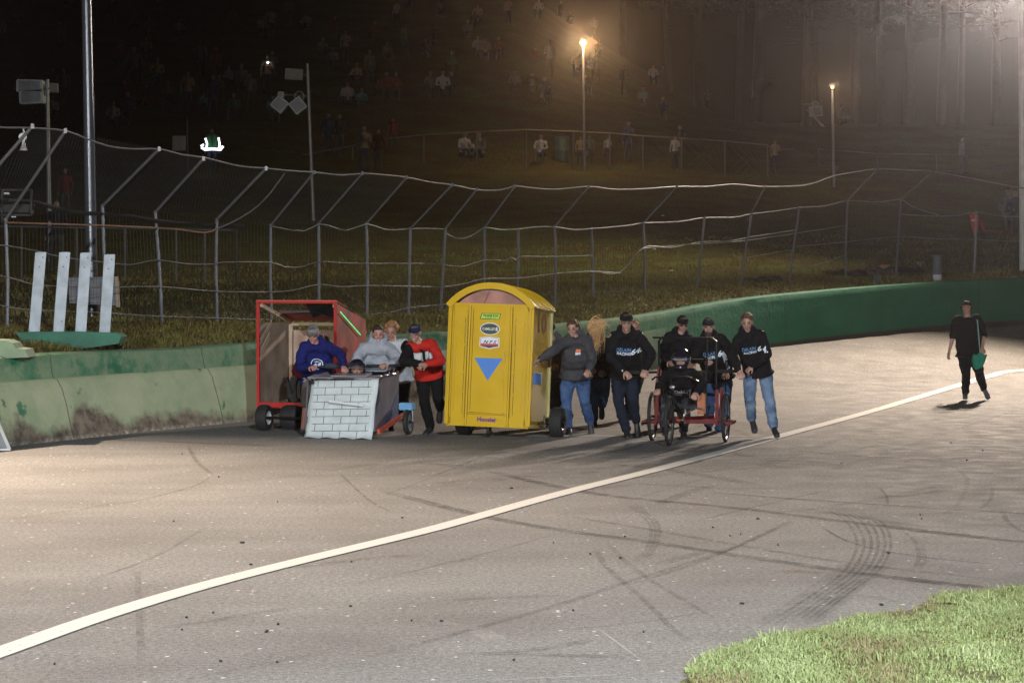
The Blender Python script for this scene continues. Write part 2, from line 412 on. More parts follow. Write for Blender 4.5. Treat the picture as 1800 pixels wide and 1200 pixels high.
def strip(pts, w, z=.004, fades=None, cr=True):
    """flat ribbon following ground points"""
    q = catmull([(p.x, p.y, 0) for p in pts], .35) if cr and len(pts) > 2 else catmull([(p.x, p.y, 0) for p in pts], .35)
    vs = []; fd = []; n = len(q)
    for i, p in enumerate(q):
        t = (q[min(i+1, n-1)]-q[max(i-1, 0)]).normalized(); s = Vector((-t.y, t.x, 0))
        for k in (-1, 1):
            a = p+s*k*w/2; vs.append((a.x, a.y, hz(a.x, a.y)+z))
        e = min(1, i/ max(1, n*.12), (n-1-i)/max(1, n*.12)); fd += [e, e]
    return vs, [(2*i, 2*i+1, 2*i+3, 2*i+2) for i in range(n-1)], fd
def ribbons(name, items, m, z):
    vs = []; fs = []; fd = []
    for pts, w, a in items:
        v, f, d = strip(pts, w, z); n = len(vs); vs += v; fs += [tuple(i+n for i in x) for x in f]; fd += [x*a for x in d]
    o = mesh(name, vs, fs, m); at = o.data.attributes.new('fade', 'FLOAT', 'POINT'); at.data.foreach_set('value', fd)
    o['kind'] = 'structure'; return o
def px_line(l, dx=0, dy=0): return [G(x+dx, y+dy) for x, y in l]
def build_markings():
    lane = [(0,1147),(175,1085),(350,1032),(525,987),(700,945),(794,921),(989,867),(1183,818),(1396,760),(1489,735),(1606,701),(1683,678),(1742,661),(1800,651)]
    pl = px_line(lane); a, b = pl[0], pl[1]; pl = [a+(a-b)*3, a+(a-b)*1.2]+pl
    e = pl[-1]; pl += [e+Vector((3.5, 2.4, 0)), e+Vector((9, 5.5, 0))]
    mw = marks_mat('worn_white_paint', (.55, .53, .49), .25, .38, 1, ns=23)
    o = ribbons('lane_line', [(pl, .205, 1.6)], mw, .008)
    st = ribbons('start_line', [([Vector((-1.2,31.75,0)),Vector((1.0,31.72,0)),Vector((3.75,31.65,0))], .14, .75)], mw, .006)
    ribbons('faint_paint_line', [(px_line([(795,1199),(989,1190),(1106,1186)]), .02, .5), (px_line([(1045,1100),(1128,1162)]), .02, .35), (px_line([(838,1107),(880,1130)]), .16, .22), (px_line([(740,1085),(835,1107)]), .1, .1)], mw, .005)
    tm = marks_mat('rubber_mark_and_band', (.035, .033, .033), .25, .62, .55, ns=5)
    L = []
    A = [(666,861),(794,894),(888,915),(1008,935),(1125,950),(1267,972),(1411,993),(1539,1011),(1742,1034),(1900,1050)]
    B = [(853,826),(969,853),(1086,873),(1287,892),(1473,915),(1621,933),(1800,952),(1950,966)]
    L += [(px_line(A), .15, .75), (px_line(B), .15, .8), (px_line([(1228,863),(1372,875),(1567,888),(1800,902),(1900,908)]), .1, .7)]
    L += [(px_line([(973,904),(1086,921),(1310,960),(1489,989),(1660,1009),(1761,1020)]), .09, .5)]
    L += [(px_line([(1530,918),(1621,933),(1800,952)]), .22, .5), (px_line([(1539,1011),(1640,1023),(1742,1034)]), .2, .5)]
    for d in (-26, -13, 0, 12, 24, 34):
        L.append((px_line([(1458+d*.6,888),(1512+d,915),(1532+d,954),(1512+d,1001),(1450+d,1048),(1372+d*1.3,1102)]), .028, .6))
    L.append((px_line([(1545,980),(1512,1001),(1450,1048),(1372,1102)]), .4, .28))
    for d in (-8, 0, 7): L.append((px_line([(1102+d,880),(1145+d,915),(1152+d,943),(1137+d,974),(1110+d,993)]), .03, .4))
    L.append((px_line([(1043,958),(1067,997),(1125,1048),(1183,1106),(1222,1133)]), .05, .4)); L.append((px_line([(1067,954),(1106,993),(1164,1032),(1261,1090)]), .05, .4))
    L.append((px_line([(600,1168),(756,1126),(969,1067),(1086,1028),(1280,966),(1400,910)]), .07, .4))
    L.append((px_line([(300,1200),(450,1170),(600,1140)]), .05, .2))
    L.append((px_line([(600,1032),(833,978),(990,935)]), .03, .5)); L.append((px_line([(780,985),(805,987),(845,978)]), .03, .6))
    L.append((px_line([(0,915),(218,884),(311,863),(350,851),(373,836)]), .03, .6)); L.append((px_line([(330,783),(346,811),(373,834)]), .05, .55))
    L.append((px_line([(311,863),(450,842),(600,834)]), .03, .4))
    L.append((px_line([(241,993),(249,1172)]), .05, .35)); L.append((px_line([(148,1024),(272,978),(362,927)]), .035, .45))
    L.append((px_line([(595,830),(650,880),(700,905)]), .03, .5))
    L.append((px_line([(1442,925),(1489,951),(1563,970),(1675,985),(1777,993)]), .035, .95))
    L.append((px_line([(1761,896),(1773,919),(1800,935),(1850,945)]), .05, .7)); L.append((px_line([(1543,853),(1559,873),(1559,890)]), .03, .7))
    L.append((px_line([(1745,855),(1742,877),(1722,896)]), .04, .6)); L.append((px_line([(1640,800),(1690,830),(1700,850),(1680,890),(1640,910)]), .05, .35))
    L.append((px_line([(1600,1005),(1615,985),(1608,950),(1580,930)]), .04, .5)); L.append((px_line([(1612,1005),(1625,985),(1620,950)]), .04, .4))
    L.append((px_line([(1228,915),(1330,890),(1480,856)]), .05, .45)); L.append((px_line([(1100,1030),(1250,980),(1400,912)]), .05, .4))
    for pts in ([(560,835),(850,812),(1150,800),(1500,790)], [(700,870),(1000,838),(1300,815),(1750,800)], [(640,800),(900,792),(1200,786),(1420,782)]): L.append((px_line(pts), 1.3, .26))  # three broad faint dark bands across the asphalt before the carts
    for k in range(46):   # long faint racing-line streaks
        x = random.uniform(700, 1750); y = random.uniform(785, 905); ln = random.uniform(80, 330); sl = random.uniform(-.35, .16)
        if k > 30: x = random.uniform(0, 1500); y = random.uniform(800, 1180)
        pts = [(x+ln*t, y+ln*t*sl+6*math.sin(k+3*t)) for t in (0, .33, .66, 1)]
        L.append((px_line(pts), random.uniform(.03, .22), random.uniform(.12, .42)))
    ribbons('tyre_marks_and_bands', L, tm, .004)
    ru = marks_mat('rust_stain', (.22, .10, .04), .3, .6, .8, ns=5)
    ribbons('rust_stain', [(px_line([(1365,1005),(1410,1004),(1450,1007)]), .16, .6)], ru, .0055)
    mp = marks_mat('pink_paint', (.6, .25, .25), .25, .4, 1, ns=9)
    # rubber scraps
    mm = mat('tyre_rubber_scrap', (.02, .02, .02), .9, bump=.5)
    spots = [(425,954,11),(441,992,8),(375,1077,5),(328,1085,8),(488,1097,10),(468,1110,12),(616,1066,8),(389,1162,9),(487,1164,8),(319,1107,5),(617,988,5),(707,910,5),(898,858,10),(1038,974,6),(1091,981,9),(973,954,4),(1098,943,5),(1305,1061,11),(1549,1063,9),(1561,972,10),(1700,809,6),(1671,778,5),(1727,792,5),(1479,814,4),(1368,958,4),(1283,942,4),(1253,927,4),(1302,939,4),(775,1092,9),(724,1091,6),(305,916,4),(384,838,5),(488,882,4),(1007,1073,5),(1131,1111,5),(1620,912,4),(1617,905,4),(1332,912,7),(904,1160,8),(320,798,3),(95,1167,7)]
    for k, (x, y, s) in enumerate(spots):
        g = G(x, y); mb = MB(); r = s*.4/((y-HOR)/CH)
        n = 7; 
        for q in range(2):
            c = g+Vector((random.uniform(-.3,.3)*r, random.uniform(-.5,.5)*r, .006)); mb.ell(c, (r*random.uniform(.6,1), r*random.uniform(.8,1.9), .006+.15*r), n=8, k=4)
        o = mb.build('rubber_scrap', mm, smooth=True)
        for v in o.data.vertices: v.co += Vector((noise.noise(v.co*60), noise.noise(v.co*60+Vector((9,0,0))), 0))*r*.6
        tag(o, 'small black scrap of torn tyre rubber lying on the grey asphalt', 'rubber scrap', 'scraps of tyre rubber strewn on the track')
build_markings()

def build_wall():
    vs = []; fs = []; uv = []
    # profile: (offset towards the track, height share) - vertical rim, ledge, leaning flank, foot
    s = 0; rows = []
    for i, p in enumerate(WC):
        if i: s += (WC[i]-WC[i-1]).length
        t = wtan(i); n = Vector((t.y, -t.x, 0)); px = 900+F*p.x/max(p.y, 1)
        far = min(1, max(0, (px-560)/300)) if p.y > 5 else 0
        hh = 1.09+(.07*(1-far))
        lean = (1-far); wob = .03*noise.noise(Vector((s*.6, 0, 0)))
        topw = hh+(.02*noise.noise(Vector((s*.35, 5, 0))))*(1-far*.8)
        prof = [(.42*lean+.03, -.12, 0), (.40*lean+.02, .05, .05), (.31*lean+.02, .3*hh, .3), (.2*lean+.015, .6*hh, .6), (.13*lean+.012, .705*hh, .7),
                (.075*lean+.01, .72*hh, .715), (.05*lean+.005, .86*hh, .86), (.02*lean, .985*topw, .985), (-.02, topw, 1), (-.34, topw+.0, 1), (-.36, -.2, 0)]
        row = []
        for k, (o, h, vv) in enumerate(prof):
            w = (.035*lean+.006)*noise.noise(Vector((s*1.5, h*3, k*.1))) if 0 < k < 8 else 0
            q = p+n*(o+w+wob*lean+.0)-n*.0; vs.append((q.x, q.y, p.z+h)); row.append((s, vv))
        uv.append(row); rows.append(s)
    k = 11
    for a in range(len(WC)-1):
        for b_ in range(k-1): fs.append((a*k+b_, (a+1)*k+b_, (a+1)*k+b_+1, a*k+b_+1))
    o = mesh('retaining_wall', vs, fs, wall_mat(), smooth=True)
    try: o.data.set_sharp_from_angle(angle=R(50))
    except Exception: pass
    ul = o.data.uv_layers.new(name='UVMap'); flat = [c for r in uv for c in r]
    for lp in o.data.loops: ul.data[lp.index].uv = flat[lp.vertex_index]
    tag(o, 'long green painted concrete wall curving along the outside of the track', 'wall')
    S0 = {}
    return o
WALL = build_wall()
# ------------------------------------------------------------------ push carts
YEL = mat('glossy_yellow_plastic', (.54, .34, .008), .22, var=.06, scale=2, coat=.6, bump=.25, bscale=3.5)
BLKM = mat('black_steel', (.012, .012, .013), .35, metal=.4); CHR = mat('chrome', (.8, .8, .8), .15, metal=1); TYRE = mat('tyre_rubber', (.014, .014, .014), .75, bump=.5, bscale=50)
REDP = mat('red_paint', (.36, .012, .01), .4, var=.15); DRED = mat('dark_red_steel', (.12, .008, .01), .5, var=.2, spec=.2); BLUP = mat('pale_blue_paint', (.07, .2, .42), .5, var=.15)
def tyre(parent, c, r, w, axis='x', rimr=.5, rimm=None, n=28, spokes=0, name='wheel', tread=True):
    """fat tyre with a rim: wheel > tyre mesh, rim sub-part"""
    p = [(r*rimr, -w*.42), (r*.72, -w*.5), (r*.93, -w*.46), (r*1.0, -w*.3), (r*1.01, 0), (r*1.0, w*.3), (r*.93, w*.46), (r*.72, w*.5), (r*rimr, w*.42), (r*rimr, -w*.42)]
    mb = MB().lathe(p, c, axis, n)
    if tread:
        for k in range(26):
            a = 2*math.pi*k/26
            for q in (-.22, .0, .22):
                mb.box(Vector(c)+Vector((q*w, r*1.005*math.cos(a+q), r*1.005*math.sin(a+q))), (w*.16, .012, r*.1), Matrix.Rotation(a+q, 3, 'X'))
    o = mb.build(name, TYRE, parent, True)
    q = [(0, -w*.2), (r*rimr*.35, -w*.24), (r*rimr*.8, -w*.3), (r*rimr*1.0, -w*.42), (r*rimr*1.0, w*.42), (r*rimr*.8, w*.3), (r*rimr*.35, w*.24), (0, w*.2)]
    MB().lathe(q, c, axis, n).build('rim', rimm or mat('white_rim', (.6, .6, .58), .4), o, True)
    MB().lathe([(r*.12, -w*.55), (r*.12, w*.55)], c, axis, 10).build('hub', BLKM, o)
    return o
def bikewheel(parent, c, r, name='wheel'):
    c = Vector(c); circ = lambda rr, x=0: [c+Vector((x, rr*math.cos(t), rr*math.sin(t))) for t in [2*math.pi*i/44 for i in range(44)]]
    o = MB().tube(circ(r-.022), .023, 8, closed=True).build(name, TYRE, parent, True)
    MB().tube(circ(r-.05), .011, 6, closed=True).build('rim', mat('alloy_rim', (.35, .36, .38), .3, metal=.8), o, True)
    sp = MB()
    for k in range(28):
        a = 2*math.pi*k/28; b_ = a+(.5 if k % 2 else -.5); sp.tube([c+Vector((.03*(-1)**k, .03*math.cos(b_), .03*math.sin(b_))), c+Vector((0, (r-.05)*math.cos(a), (r-.05)*math.sin(a)))], .0018, 4)
    sp.build('spokes', CHR, o); MB().lathe([(.028, -.05), (.018, -.03), (.018, .03), (.028, .05)], c, 'x', 12).build('hub', BLKM, o, True); return o
FMat = lambda x, y, z: frame_M((x, y, z), (1, 0, 0), (0, 0, 1))

def potty():
    g = thing('portable_toilet', 'yellow portable toilet on race wheels with blue triangle and stickers on its door', 'portable toilet', (-.215, 31.8, 0), (R(-4), R(1.4), R(-14.5))); g.scale = (1, 1, .95)
    w, d, z0, z1, zt = .585, .575, .13, 1.89, 2.175
    sh = MB()
    sh.box((0, d-.012, (z0+z1)/2), (2*w-.08, .024, z1-z0)); 
    for s in (-1, 1): sh.box((s*(w-.012), 0, (z0+z1)/2), (.024, 2*d-.08, z1-z0))
    sh.box((0, 0, z0+.03), (2*w-.02, 2*d-.02, .06), bev=.01)
    for s in (-1, 1):                                   # front flanks beside the door
        sh.box((s*.445, -d+.02, (z0+z1)/2), (.27, .03, z1-z0), bev=.006)
    sh.box((0, -d+.02, z0+.088), (.64, .03, .176), bev=.006)
    b = sh.build('body', YEL, g)
    for sx in (-1, 1):
        for sy in (-1, 1):
            MB().box((sx*(w-.02), sy*(d-.02), (z0+z1)/2), (.09, .09, z1-z0+.01), bev=.03).build('corner_post', YEL if (sx, sy) != (1, 1) else mat('pale_yellow_plastic', (.62, .55, .22), .3, coat=.4), g, True)
    rb = MB()                                            # raised lines on the flanks
    for s in (-1, 1):
        xa, xb = s*.335, s*.535
        for x in (xa, xb): rb.box((x, -d-.002, (z0+z1)/2+.02), (.018, .024, z1-z0-.2), bev=.006)
        rb.box((s*.485, -d-.002, 1.0), (.016, .022, 1.3), bev=.005)
        for zc in (.62, .92, 1.30, 1.62): rb.beam((xa, -d+.002, zc+(0 if zc < 1 else .0)), (xb, -d+.002, zc+(.1 if (zc in (.92, 1.62)) == (s > 0) else -.1)*1.0), .014, .02)
    rb.build('relief_ribs', YEL, b)
    # door
    dr = MB().box((0, -d-.006, (.31+1.875)/2), (.555, .03, 1.565), bev=.008).build('door', YEL, g)
    ln = MB()
    for s in (-1, 1): ln.tube([(s*.297, -d-.02, z0+.02), (s*.297, -d-.02, z1)], .017, 8)
    for a, b_ in (((-.25, .345), (.235, .335)), ((.235, .335), (.235, 1.2)), ((-.25, .345), (-.25, 1.86)), ((-.25, .60), (.235, .60)), ((.205, 1.26), (.205, 1.84))): ln.beam((a[0], -d-.023, a[1]), (b_[0], -d-.025, b_[1]), .014, .014, (0, -1, 0))
    ln.build('door_moulding', YEL, dr, True)
    MB().box((.13, -d-.024, 1.20), (.14, .012, .115), bev=.004).box((.225, -d-.028, 1.0), (.07, .018, .14), bev=.008).build('latch_plate', YEL, dr)
    MB().box((.235, -d-.04, 1.2), (.018, .025, .07), bev=.005).build('handle', mat('yellow_handle', (.5, .34, .02), .3), dr)
    dk = MB(); dk.box((0, -d-.0215, .335), (.5, .003, .012)); dk.box((.315, -d-.007, .75), (.007, .003, .95)); dk.box((-.318, -d-.007, 1.0), (.007, .003, 1.5)); dk.box((.228, -d-.0225, .72), (.005, .003, .8)); dk.box((-.24, -d-.0225, 1.1), (.004, .003, 1.45)); dk.box((.36, -d+.0035, 1.0), (.006, .003, 1.4)); dk.box((-.36, -d+.0035, 1.0), (.006, .003, 1.4)); dk.build('shut_line', mat('dark_gap', (.08, .05, .01), .8), dr)
    # front of roof: pink vent between door head and arch
    n = 22; R0 = (w*w+(zt-z1)**2)/(2*(zt-z1)); cz = zt-R0; am = math.asin(w*1.03/R0)
    arc = lambda rr, aa=am: [(rr*math.sin(t), cz+rr*math.cos(t)) for t in [-aa+2*aa*i/n for i in range(n+1)]]
    inner = [(x, z) for x, z in arc(R0-.06) if z > z1+.001]
    MB().prism([(inner[0][0], z1)]+inner+[(inner[-1][0], z1)], -d+.05, -d+.08).build('vent_panel', mat('pink_translucent_panel', (.33, .15, .115), .6, var=.3, scale=5, emit=.0), g)
    MB().tube([(-.12, -d+.045, z1+.01), (-.05, -d+.04, z1+.2)], .008, 6).build('vent_rib', mat('dark_pink', (.25, .08, .07), .6), g)
    MB().box((0, -d+.01, z1-.0), (2*w-.1, .05, .05), bev=.01).build('lintel', YEL, g)
    o_ = arc(R0+.03); i_ = arc(R0-.015)
    MB().prism(o_+i_[::-1], -d-.03, d+.05).build('roof', YEL, g, False)
    fr = MB(); fr.prism(arc(R0+.045)+arc(R0-.045)[::-1], -d-.045, -d+.02); fr.build('roof_arch', YEL, g)
    rr = MB()
    for k in range(6):
        y = -d+.1+k*.2; q = arc(R0+.035, am*.99); rr.tube([(x, y, z) for x, z in q], .02, 6)
    for s in (-1, 1): rr.box((s*(w+.02), 0, z1-.005), (.035, 2*d+.1, .05), bev=.012)
    rr.build('roof_ribs', YEL, g, True)
    # blue triangle, side square
    MB().prism([(-.205, 1.125), (.2, 1.125), (-.005, .80)], -d-.0255, -d-.0225).build('triangle_decal', mat('blue_vinyl', (.03, .16, .5), .35, var=.05), dr)
    MB().box((w+.012, -.16, .86), (.03, .3, .16), bev=.004).build('step_block', mat('blue_vinyl', (.03, .16, .5), .35), g)
    MB().box((w+.012, .01, .86), (.03, .03, .18)).build('step_edge', mat('cream_edge', (.55, .5, .35), .6), g)
    dc = mat('dark_red_vinyl', (.13, .02, .005), .5)
    text('race_number', '10', .40, frame_M((w+.003, -.02, 1.66), (0, 1, 0), (0, 0, 1)), dc, g, .004, width=.5, bold=.008)
    def sticker(name, polys): 
        first = None
        for poly, col, z in polys:
            me = MB().prism(poly, -d-.022-z, -d-.0205).build(name, mat('vinyl_%s' % name+str(z), col, .35, var=.03), dr if not first else first); first = first or me
        return first
    ell = lambda cx, cz_, a, b_: [(cx+a*math.cos(t), cz_+b_*math.sin(t)) for t in [2*math.pi*i/28 for i in range(28)]]
    s1 = sticker('green_sticker', [([(-.15, 1.70), (-.125, 1.775), (.15, 1.775), (.125, 1.685), (-.14, 1.685)], (.01, .03, .01), .001), ([(-.138, 1.697), (-.117, 1.766), (.138, 1.766), (.117, 1.694)], (.36, .6, .03), .002)])
    text('lettering', 'THUNDER ROAD', .045, FMat(0, -d-.0245, 1.738), mat('dark_green_ink', (.01, .08, .01), .6), s1, .001, .3, .002, width=.225)
    text('lettering', 'SPEEDBOWL', .02, FMat(0, -d-.0245, 1.71), mat('dark_green_ink', (.01, .08, .01), .6), s1, .001, .3, 0, width=.16)
    s2 = sticker('oval_sticker', [(ell(0, 1.548, .142, .09), (.6, .62, .6), .001), (ell(0, 1.548, .13, .078), (.01, .035, .03), .002)])
    text('lettering', "CAMILLE'S", .05, FMat(-.015, -d-.0245, 1.545), mat('cream_ink', (.6, .6, .52), .6), s2, .001, 0, .001, width=.19)
    MB().prism([(.085, 1.52), (.11, 1.52), (.11, 1.56), (.0975, 1.585), (.085, 1.56)], -d-.0255, -d-.024).build('bottle_mark', mat('cream_ink', (.6, .6, .52), .6), s2)
    shield = lambda k: [(-.14*k, 1.345+.075*k), (0, 1.345+.09*k), (.14*k, 1.345+.075*k), (.14*k, 1.345-.055*k), (.06*k, 1.345-.075*k), (0, 1.345-.09*k), (-.06*k, 1.345-.075*k), (-.14*k, 1.345-.055*k)]
    s3 = sticker('shield_sticker', [(shield(1), (.75, .75, .75), .001), (shield(.92), (.03, .03, .04), .0015), (shield(.87), (.6, .63, .68), .002)])
    MB().prism([(-.122, 1.335), (.122, 1.335), (.122, 1.31), (-.122, 1.31)], -d-.0255, -d-.024).build('red_band', mat('sticker_red', (.5, .03, .06), .5), s3)
    MB().prism([(-.122, 1.31), (.122, 1.31), (.122, 1.3), (.05, 1.285), (0, 1.27), (-.05, 1.285), (-.122, 1.3)], -d-.0255, -d-.024).build('black_band', mat('sticker_black', (.02, .02, .02), .5), s3)
    text('lettering', 'N F S', .065, FMat(.0, -d-.0245, 1.358), mat('sticker_black', (.02, .02, .02), .5), s3, .002, .35, .002, width=.19)
    text('lettering', 'Hoosier', .09, FMat(.0, -d-.0, .235), mat('purple_ink', (.13, .02, .2), .6), g, .008, 0, .003, width=.275)
    # running gear
    MB().tube([(-.55, .02, .2), (.87, -.0, .21)], .022, 8).build('axle', BLKM, g, True)
    tyre(g, (.87, 0, .232), .222, .18, rimr=.45, rimm=BLKM); tyre(g, (-.47, .0, .215), .215, .2, rimr=.45, rimm=BLKM)
    k = tyre(g, (.0, -.42, .085), .085, .045, rimr=.5, rimm=mat('red_rim', (.2, .03, .03), .4), tread=False, name='front_wheel')
    MB().tube([(-.035, -.42, .085), (-.035, -.43, .2)], .009, 6).tube([(.035, -.42, .085), (.035, -.43, .2)], .009, 6).tube([(-.045, -.45, .12), (-.04, -.5, .05+.1), (0, -.5, .17), (.04, -.5, .15), (.045, -.45, .12)], .008, 6).build('fork', CHR, g, True)
    MB().tube([(-.36, -.5, .15), (-.25, -.54, .14), (-.22, -.55, .10), (-.2, -.5, .13)], .018, 6).box((-.25, -.52, .14), (.12, .05, .04), bev=.01).build('tow_hook', BLKM, g, True)
    MB().tube([(.66, -.05, .2), (.69, -.07, .32), (.71, -.06, .14)], .013, 6).tube([(.62, -.06, .22), (.74, -.06, .19)], .018, 6).build('hub_bracket', CHR, g, True)
potty()

def brick_cart():
    p0 = P(596, 771, 31.25); g = thing('push_cart', 'push cart with white painted brick front panel and grey sides', 'push cart', (p0.x, 31.25, 0), (0, 0, R(-15)))
    wb, wt = .49, .485
    # bowed front board: painted bricks on it as geometry-free thin lines
    nx, nz_ = 14, 12; vs = []; 
    for lay in (0, .018):
        for j in range(nz_+1):
            for i in range(nx+1):
                u = i/nx*2-1; v = j/nz_; x = u*(wb+(wt-wb)*v)+.05*v+(.007*math.sin(v*9) if abs(u) > .9 else 0); z = .012+.795*v+.02*u*v; y = .10*v-.06*(1-v)**3+lay+.005*math.sin(5*u+4*v)-.03*max(0, .35-abs(v-.42))
                if j == 0: z += .012*math.sin(i*1.7)
                vs.append((x, y, z))
    fs = []; K = (nx+1)*(nz_+1); q = lambda i, j, l: l*K+j*(nx+1)+i
    for j in range(nz_):
        for i in range(nx): fs += [(q(i,j,0), q(i+1,j,0), q(i+1,j+1,0), q(i,j+1,0)), (q(i,j,1), q(i,j+1,1), q(i+1,j+1,1), q(i+1,j,1))]
    for j in range(nz_): fs += [(q(0,j,0), q(0,j+1,0), q(0,j+1,1), q(0,j,1)), (q(nx,j,0), q(nx,j,1), q(nx,j+1,1), q(nx,j+1,0))]
    for i in range(nx): fs += [(q(i,0,0), q(i,0,1), q(i+1,0,1), q(i+1,0,0)), (q(i,nz_,0), q(i+1,nz_,0), q(i+1,nz_,1), q(i,nz_,1))]
    fp = mesh('front_panel', vs, fs, mat('pale_blue_white_board', (.48, .53, .53), .6, var=.12, scale=5, bump=.3, bscale=12), g, True)
    t = BVHTree.FromPolygons([v.co for v in fp.data.vertices], [tuple(p.vertices) for p in fp.data.polygons])
    ln = MB(); rnd = random.Random(3)
    def onp(x, z):
        h = t.ray_cast(Vector((x, -1, z)), Vector((0, 1, 0))); return (h[0]+Vector((0, -.003, 0))) if h[0] is not None else None
    def pl(a, b_, w_):
        pts = [onp(a[0]+(b_[0]-a[0])*k/10, a[1]+(b_[1]-a[1])*k/10+.0) for k in range(11)]
        pts = [p for p in pts if p]
        for p, q2 in zip(pts, pts[1:]): ln.beam(p, q2, w_, .004, (0, -1, 0))
    rows = 8; rz = [.03+.79*k/8.0 for k in range(9)]
    for r in range(9):
        if r: pl((-.5, rz[r]-.02-.012), (.54, rz[r]-.02+.015), .006)
        nb = 4.2; off = .13 if r % 2 else .0
        if r < 8 or True:
            for k in range(-2, 4):
                x = off+k*.245+rnd.uniform(-.008, .008)+.02
                if abs(x) < .49 and r < 8: pl((x, rz[r]-.02), (x+.004, rz[r+1]-.025), .006)
    ln.build('mortar_lines', mat('black_marker', (.02, .025, .03), .8), fp)
    MB().box((.12, -.035, .49), (.5, .008, .03), (0, R(6), 0)).build('tape_strip', mat('pale_tape', (.55, .58, .62), .4), fp)
    sd = mat('grey_purple_board', (.085, .075, .10), .55, var=.3, scale=4, bump=.2)
    for s in (-1, 1):
        body = MB(); x = s*.5; pr = [(.03, .10), (1.05, .20), (1.12, .89), (.13, .82)] ; body.prism(pr, x-.01, x+.01, 'x'); side = body.build('side_panel', sd, g)
    MB().prism([(.35, .13), (1.06, .2), (1.08, .62), (.8, .42)], .511, .516, 'x').build('blue_patch', mat('blue_grey_patch', (.03, .05, .11), .6, var=.3), side)
    sm = mat('silver_sheet', (.42, .42, .45), .35, metal=.5, var=.2, scale=7)
    MB().prism([(.09, .822), (.34, .852), (.34, .862), (.09, .837)], -.49, .53, 'x').build('bonnet', mat('grey_sheet', (.24, .22, .24), .5, var=.2), g)
    MB().prism([(.06, .852), (.30, .877), (.30, .887), (.06, .862)], -.14, .38, 'x').build('bonnet_plate', sm, g)
    tape = MB()
    for k in range(16):
        u = k/15; tape.ell((-.47+.1*math.sin(k*2), .08+.04*math.cos(k*3), .80+.02*math.sin(k)), (.03, .02, .015), n=6, k=4) if k < 7 else tape.ell((.52+.02*math.sin(k*2), .1+.85*(k-7)/8, .86+.01*math.sin(k*2)), (.02, .06, .014), n=6, k=4)
    tape.build('foil_tape', mat('crumpled_foil', (.7, .7, .72), .25, metal=.9, bump=.6), g)
    MB().box((-.4, .03, .77), (.04, .03, .05)).box((-.28, .05, .815), (.2, .02, .015)).box((.05, .05, .825), (.3, .02, .015)).build('tape_black', BLKM, g)
    MB().prism([(.62, .90), (1.1, .95), (1.1, .96), (.62, .91)], .1, .47, 'x').build('rear_deck', mat('pale_blue_board', (.3, .36, .42), .6), g)
    ch = MB(); ch.box((-.02, .25, .085), (.62, .06, .05)).box((.1, .1, .06), (.38, .1, .03)); ch.box((-.33, .6, .13), (.05, 1.0, .05)).box((.34, .6, .13), (.05, 1.0, .05)).build('chassis', BLUP, g)
    MB().beam((.53, .12, .10), (.60, 1.1, .28), .04, .06).build('side_rail', mat('orange_red_rail', (.42, .07, .04), .6, var=.3), g)
    MB().box((.68, .95, .40), (.2, .16, .1), bev=.01).build('wheel_bracket', mat('sky_blue_paint', (.10, .28, .48), .5), g)
    for s in (-1, 1):
        tyre(g, (s*.70, .95, .185), .185, .07, rimr=.72, rimm=mat('dark_rim', (.1, .11, .13), .4), tread=False)
        MB().tube([(s*.64, .95, .19), (s*.64, .95, .37)], .012, 6).tube([(s*.76, .95, .19), (s*.76, .95, .37)], .012, 6).build('fork', mat('grey_metal', (.3, .31, .33), .4, metal=.7), g)
    tyre(g, (.02, .22, .09), .09, .06, tread=False, name='front_wheel', rimm=BLKM)
    # push bar, level and square to the photo's pushers
    MB().tube([(-.36, .9, .25), (-.3, 1.08, .93)], .016, 8).tube([(.42, .9, .25), (.40, 1.0, .93)], .016, 8).build('push_stay', BLKM, g, True)
    a, b_ = P(556, 645, 32.15), P(752, 641, 31.78); Mi = (Matrix.Translation(g.location)@Matrix.Rotation(R(-15), 4, 'Z')).inverted()
    MB().tube([Mi@a, Mi@b_], .021, 10).build('push_bar', mat('dark_bar', (.03, .032, .035), .4, metal=.5), g, True)
    MB().tube([Mi@P(573, 643, 32.12), Mi@P(600, 643, 32.07)], .04, 10).build('bar_sleeve', mat('dark_cloth_wrap', (.03, .035, .06), .9), g, True)
brick_cart()

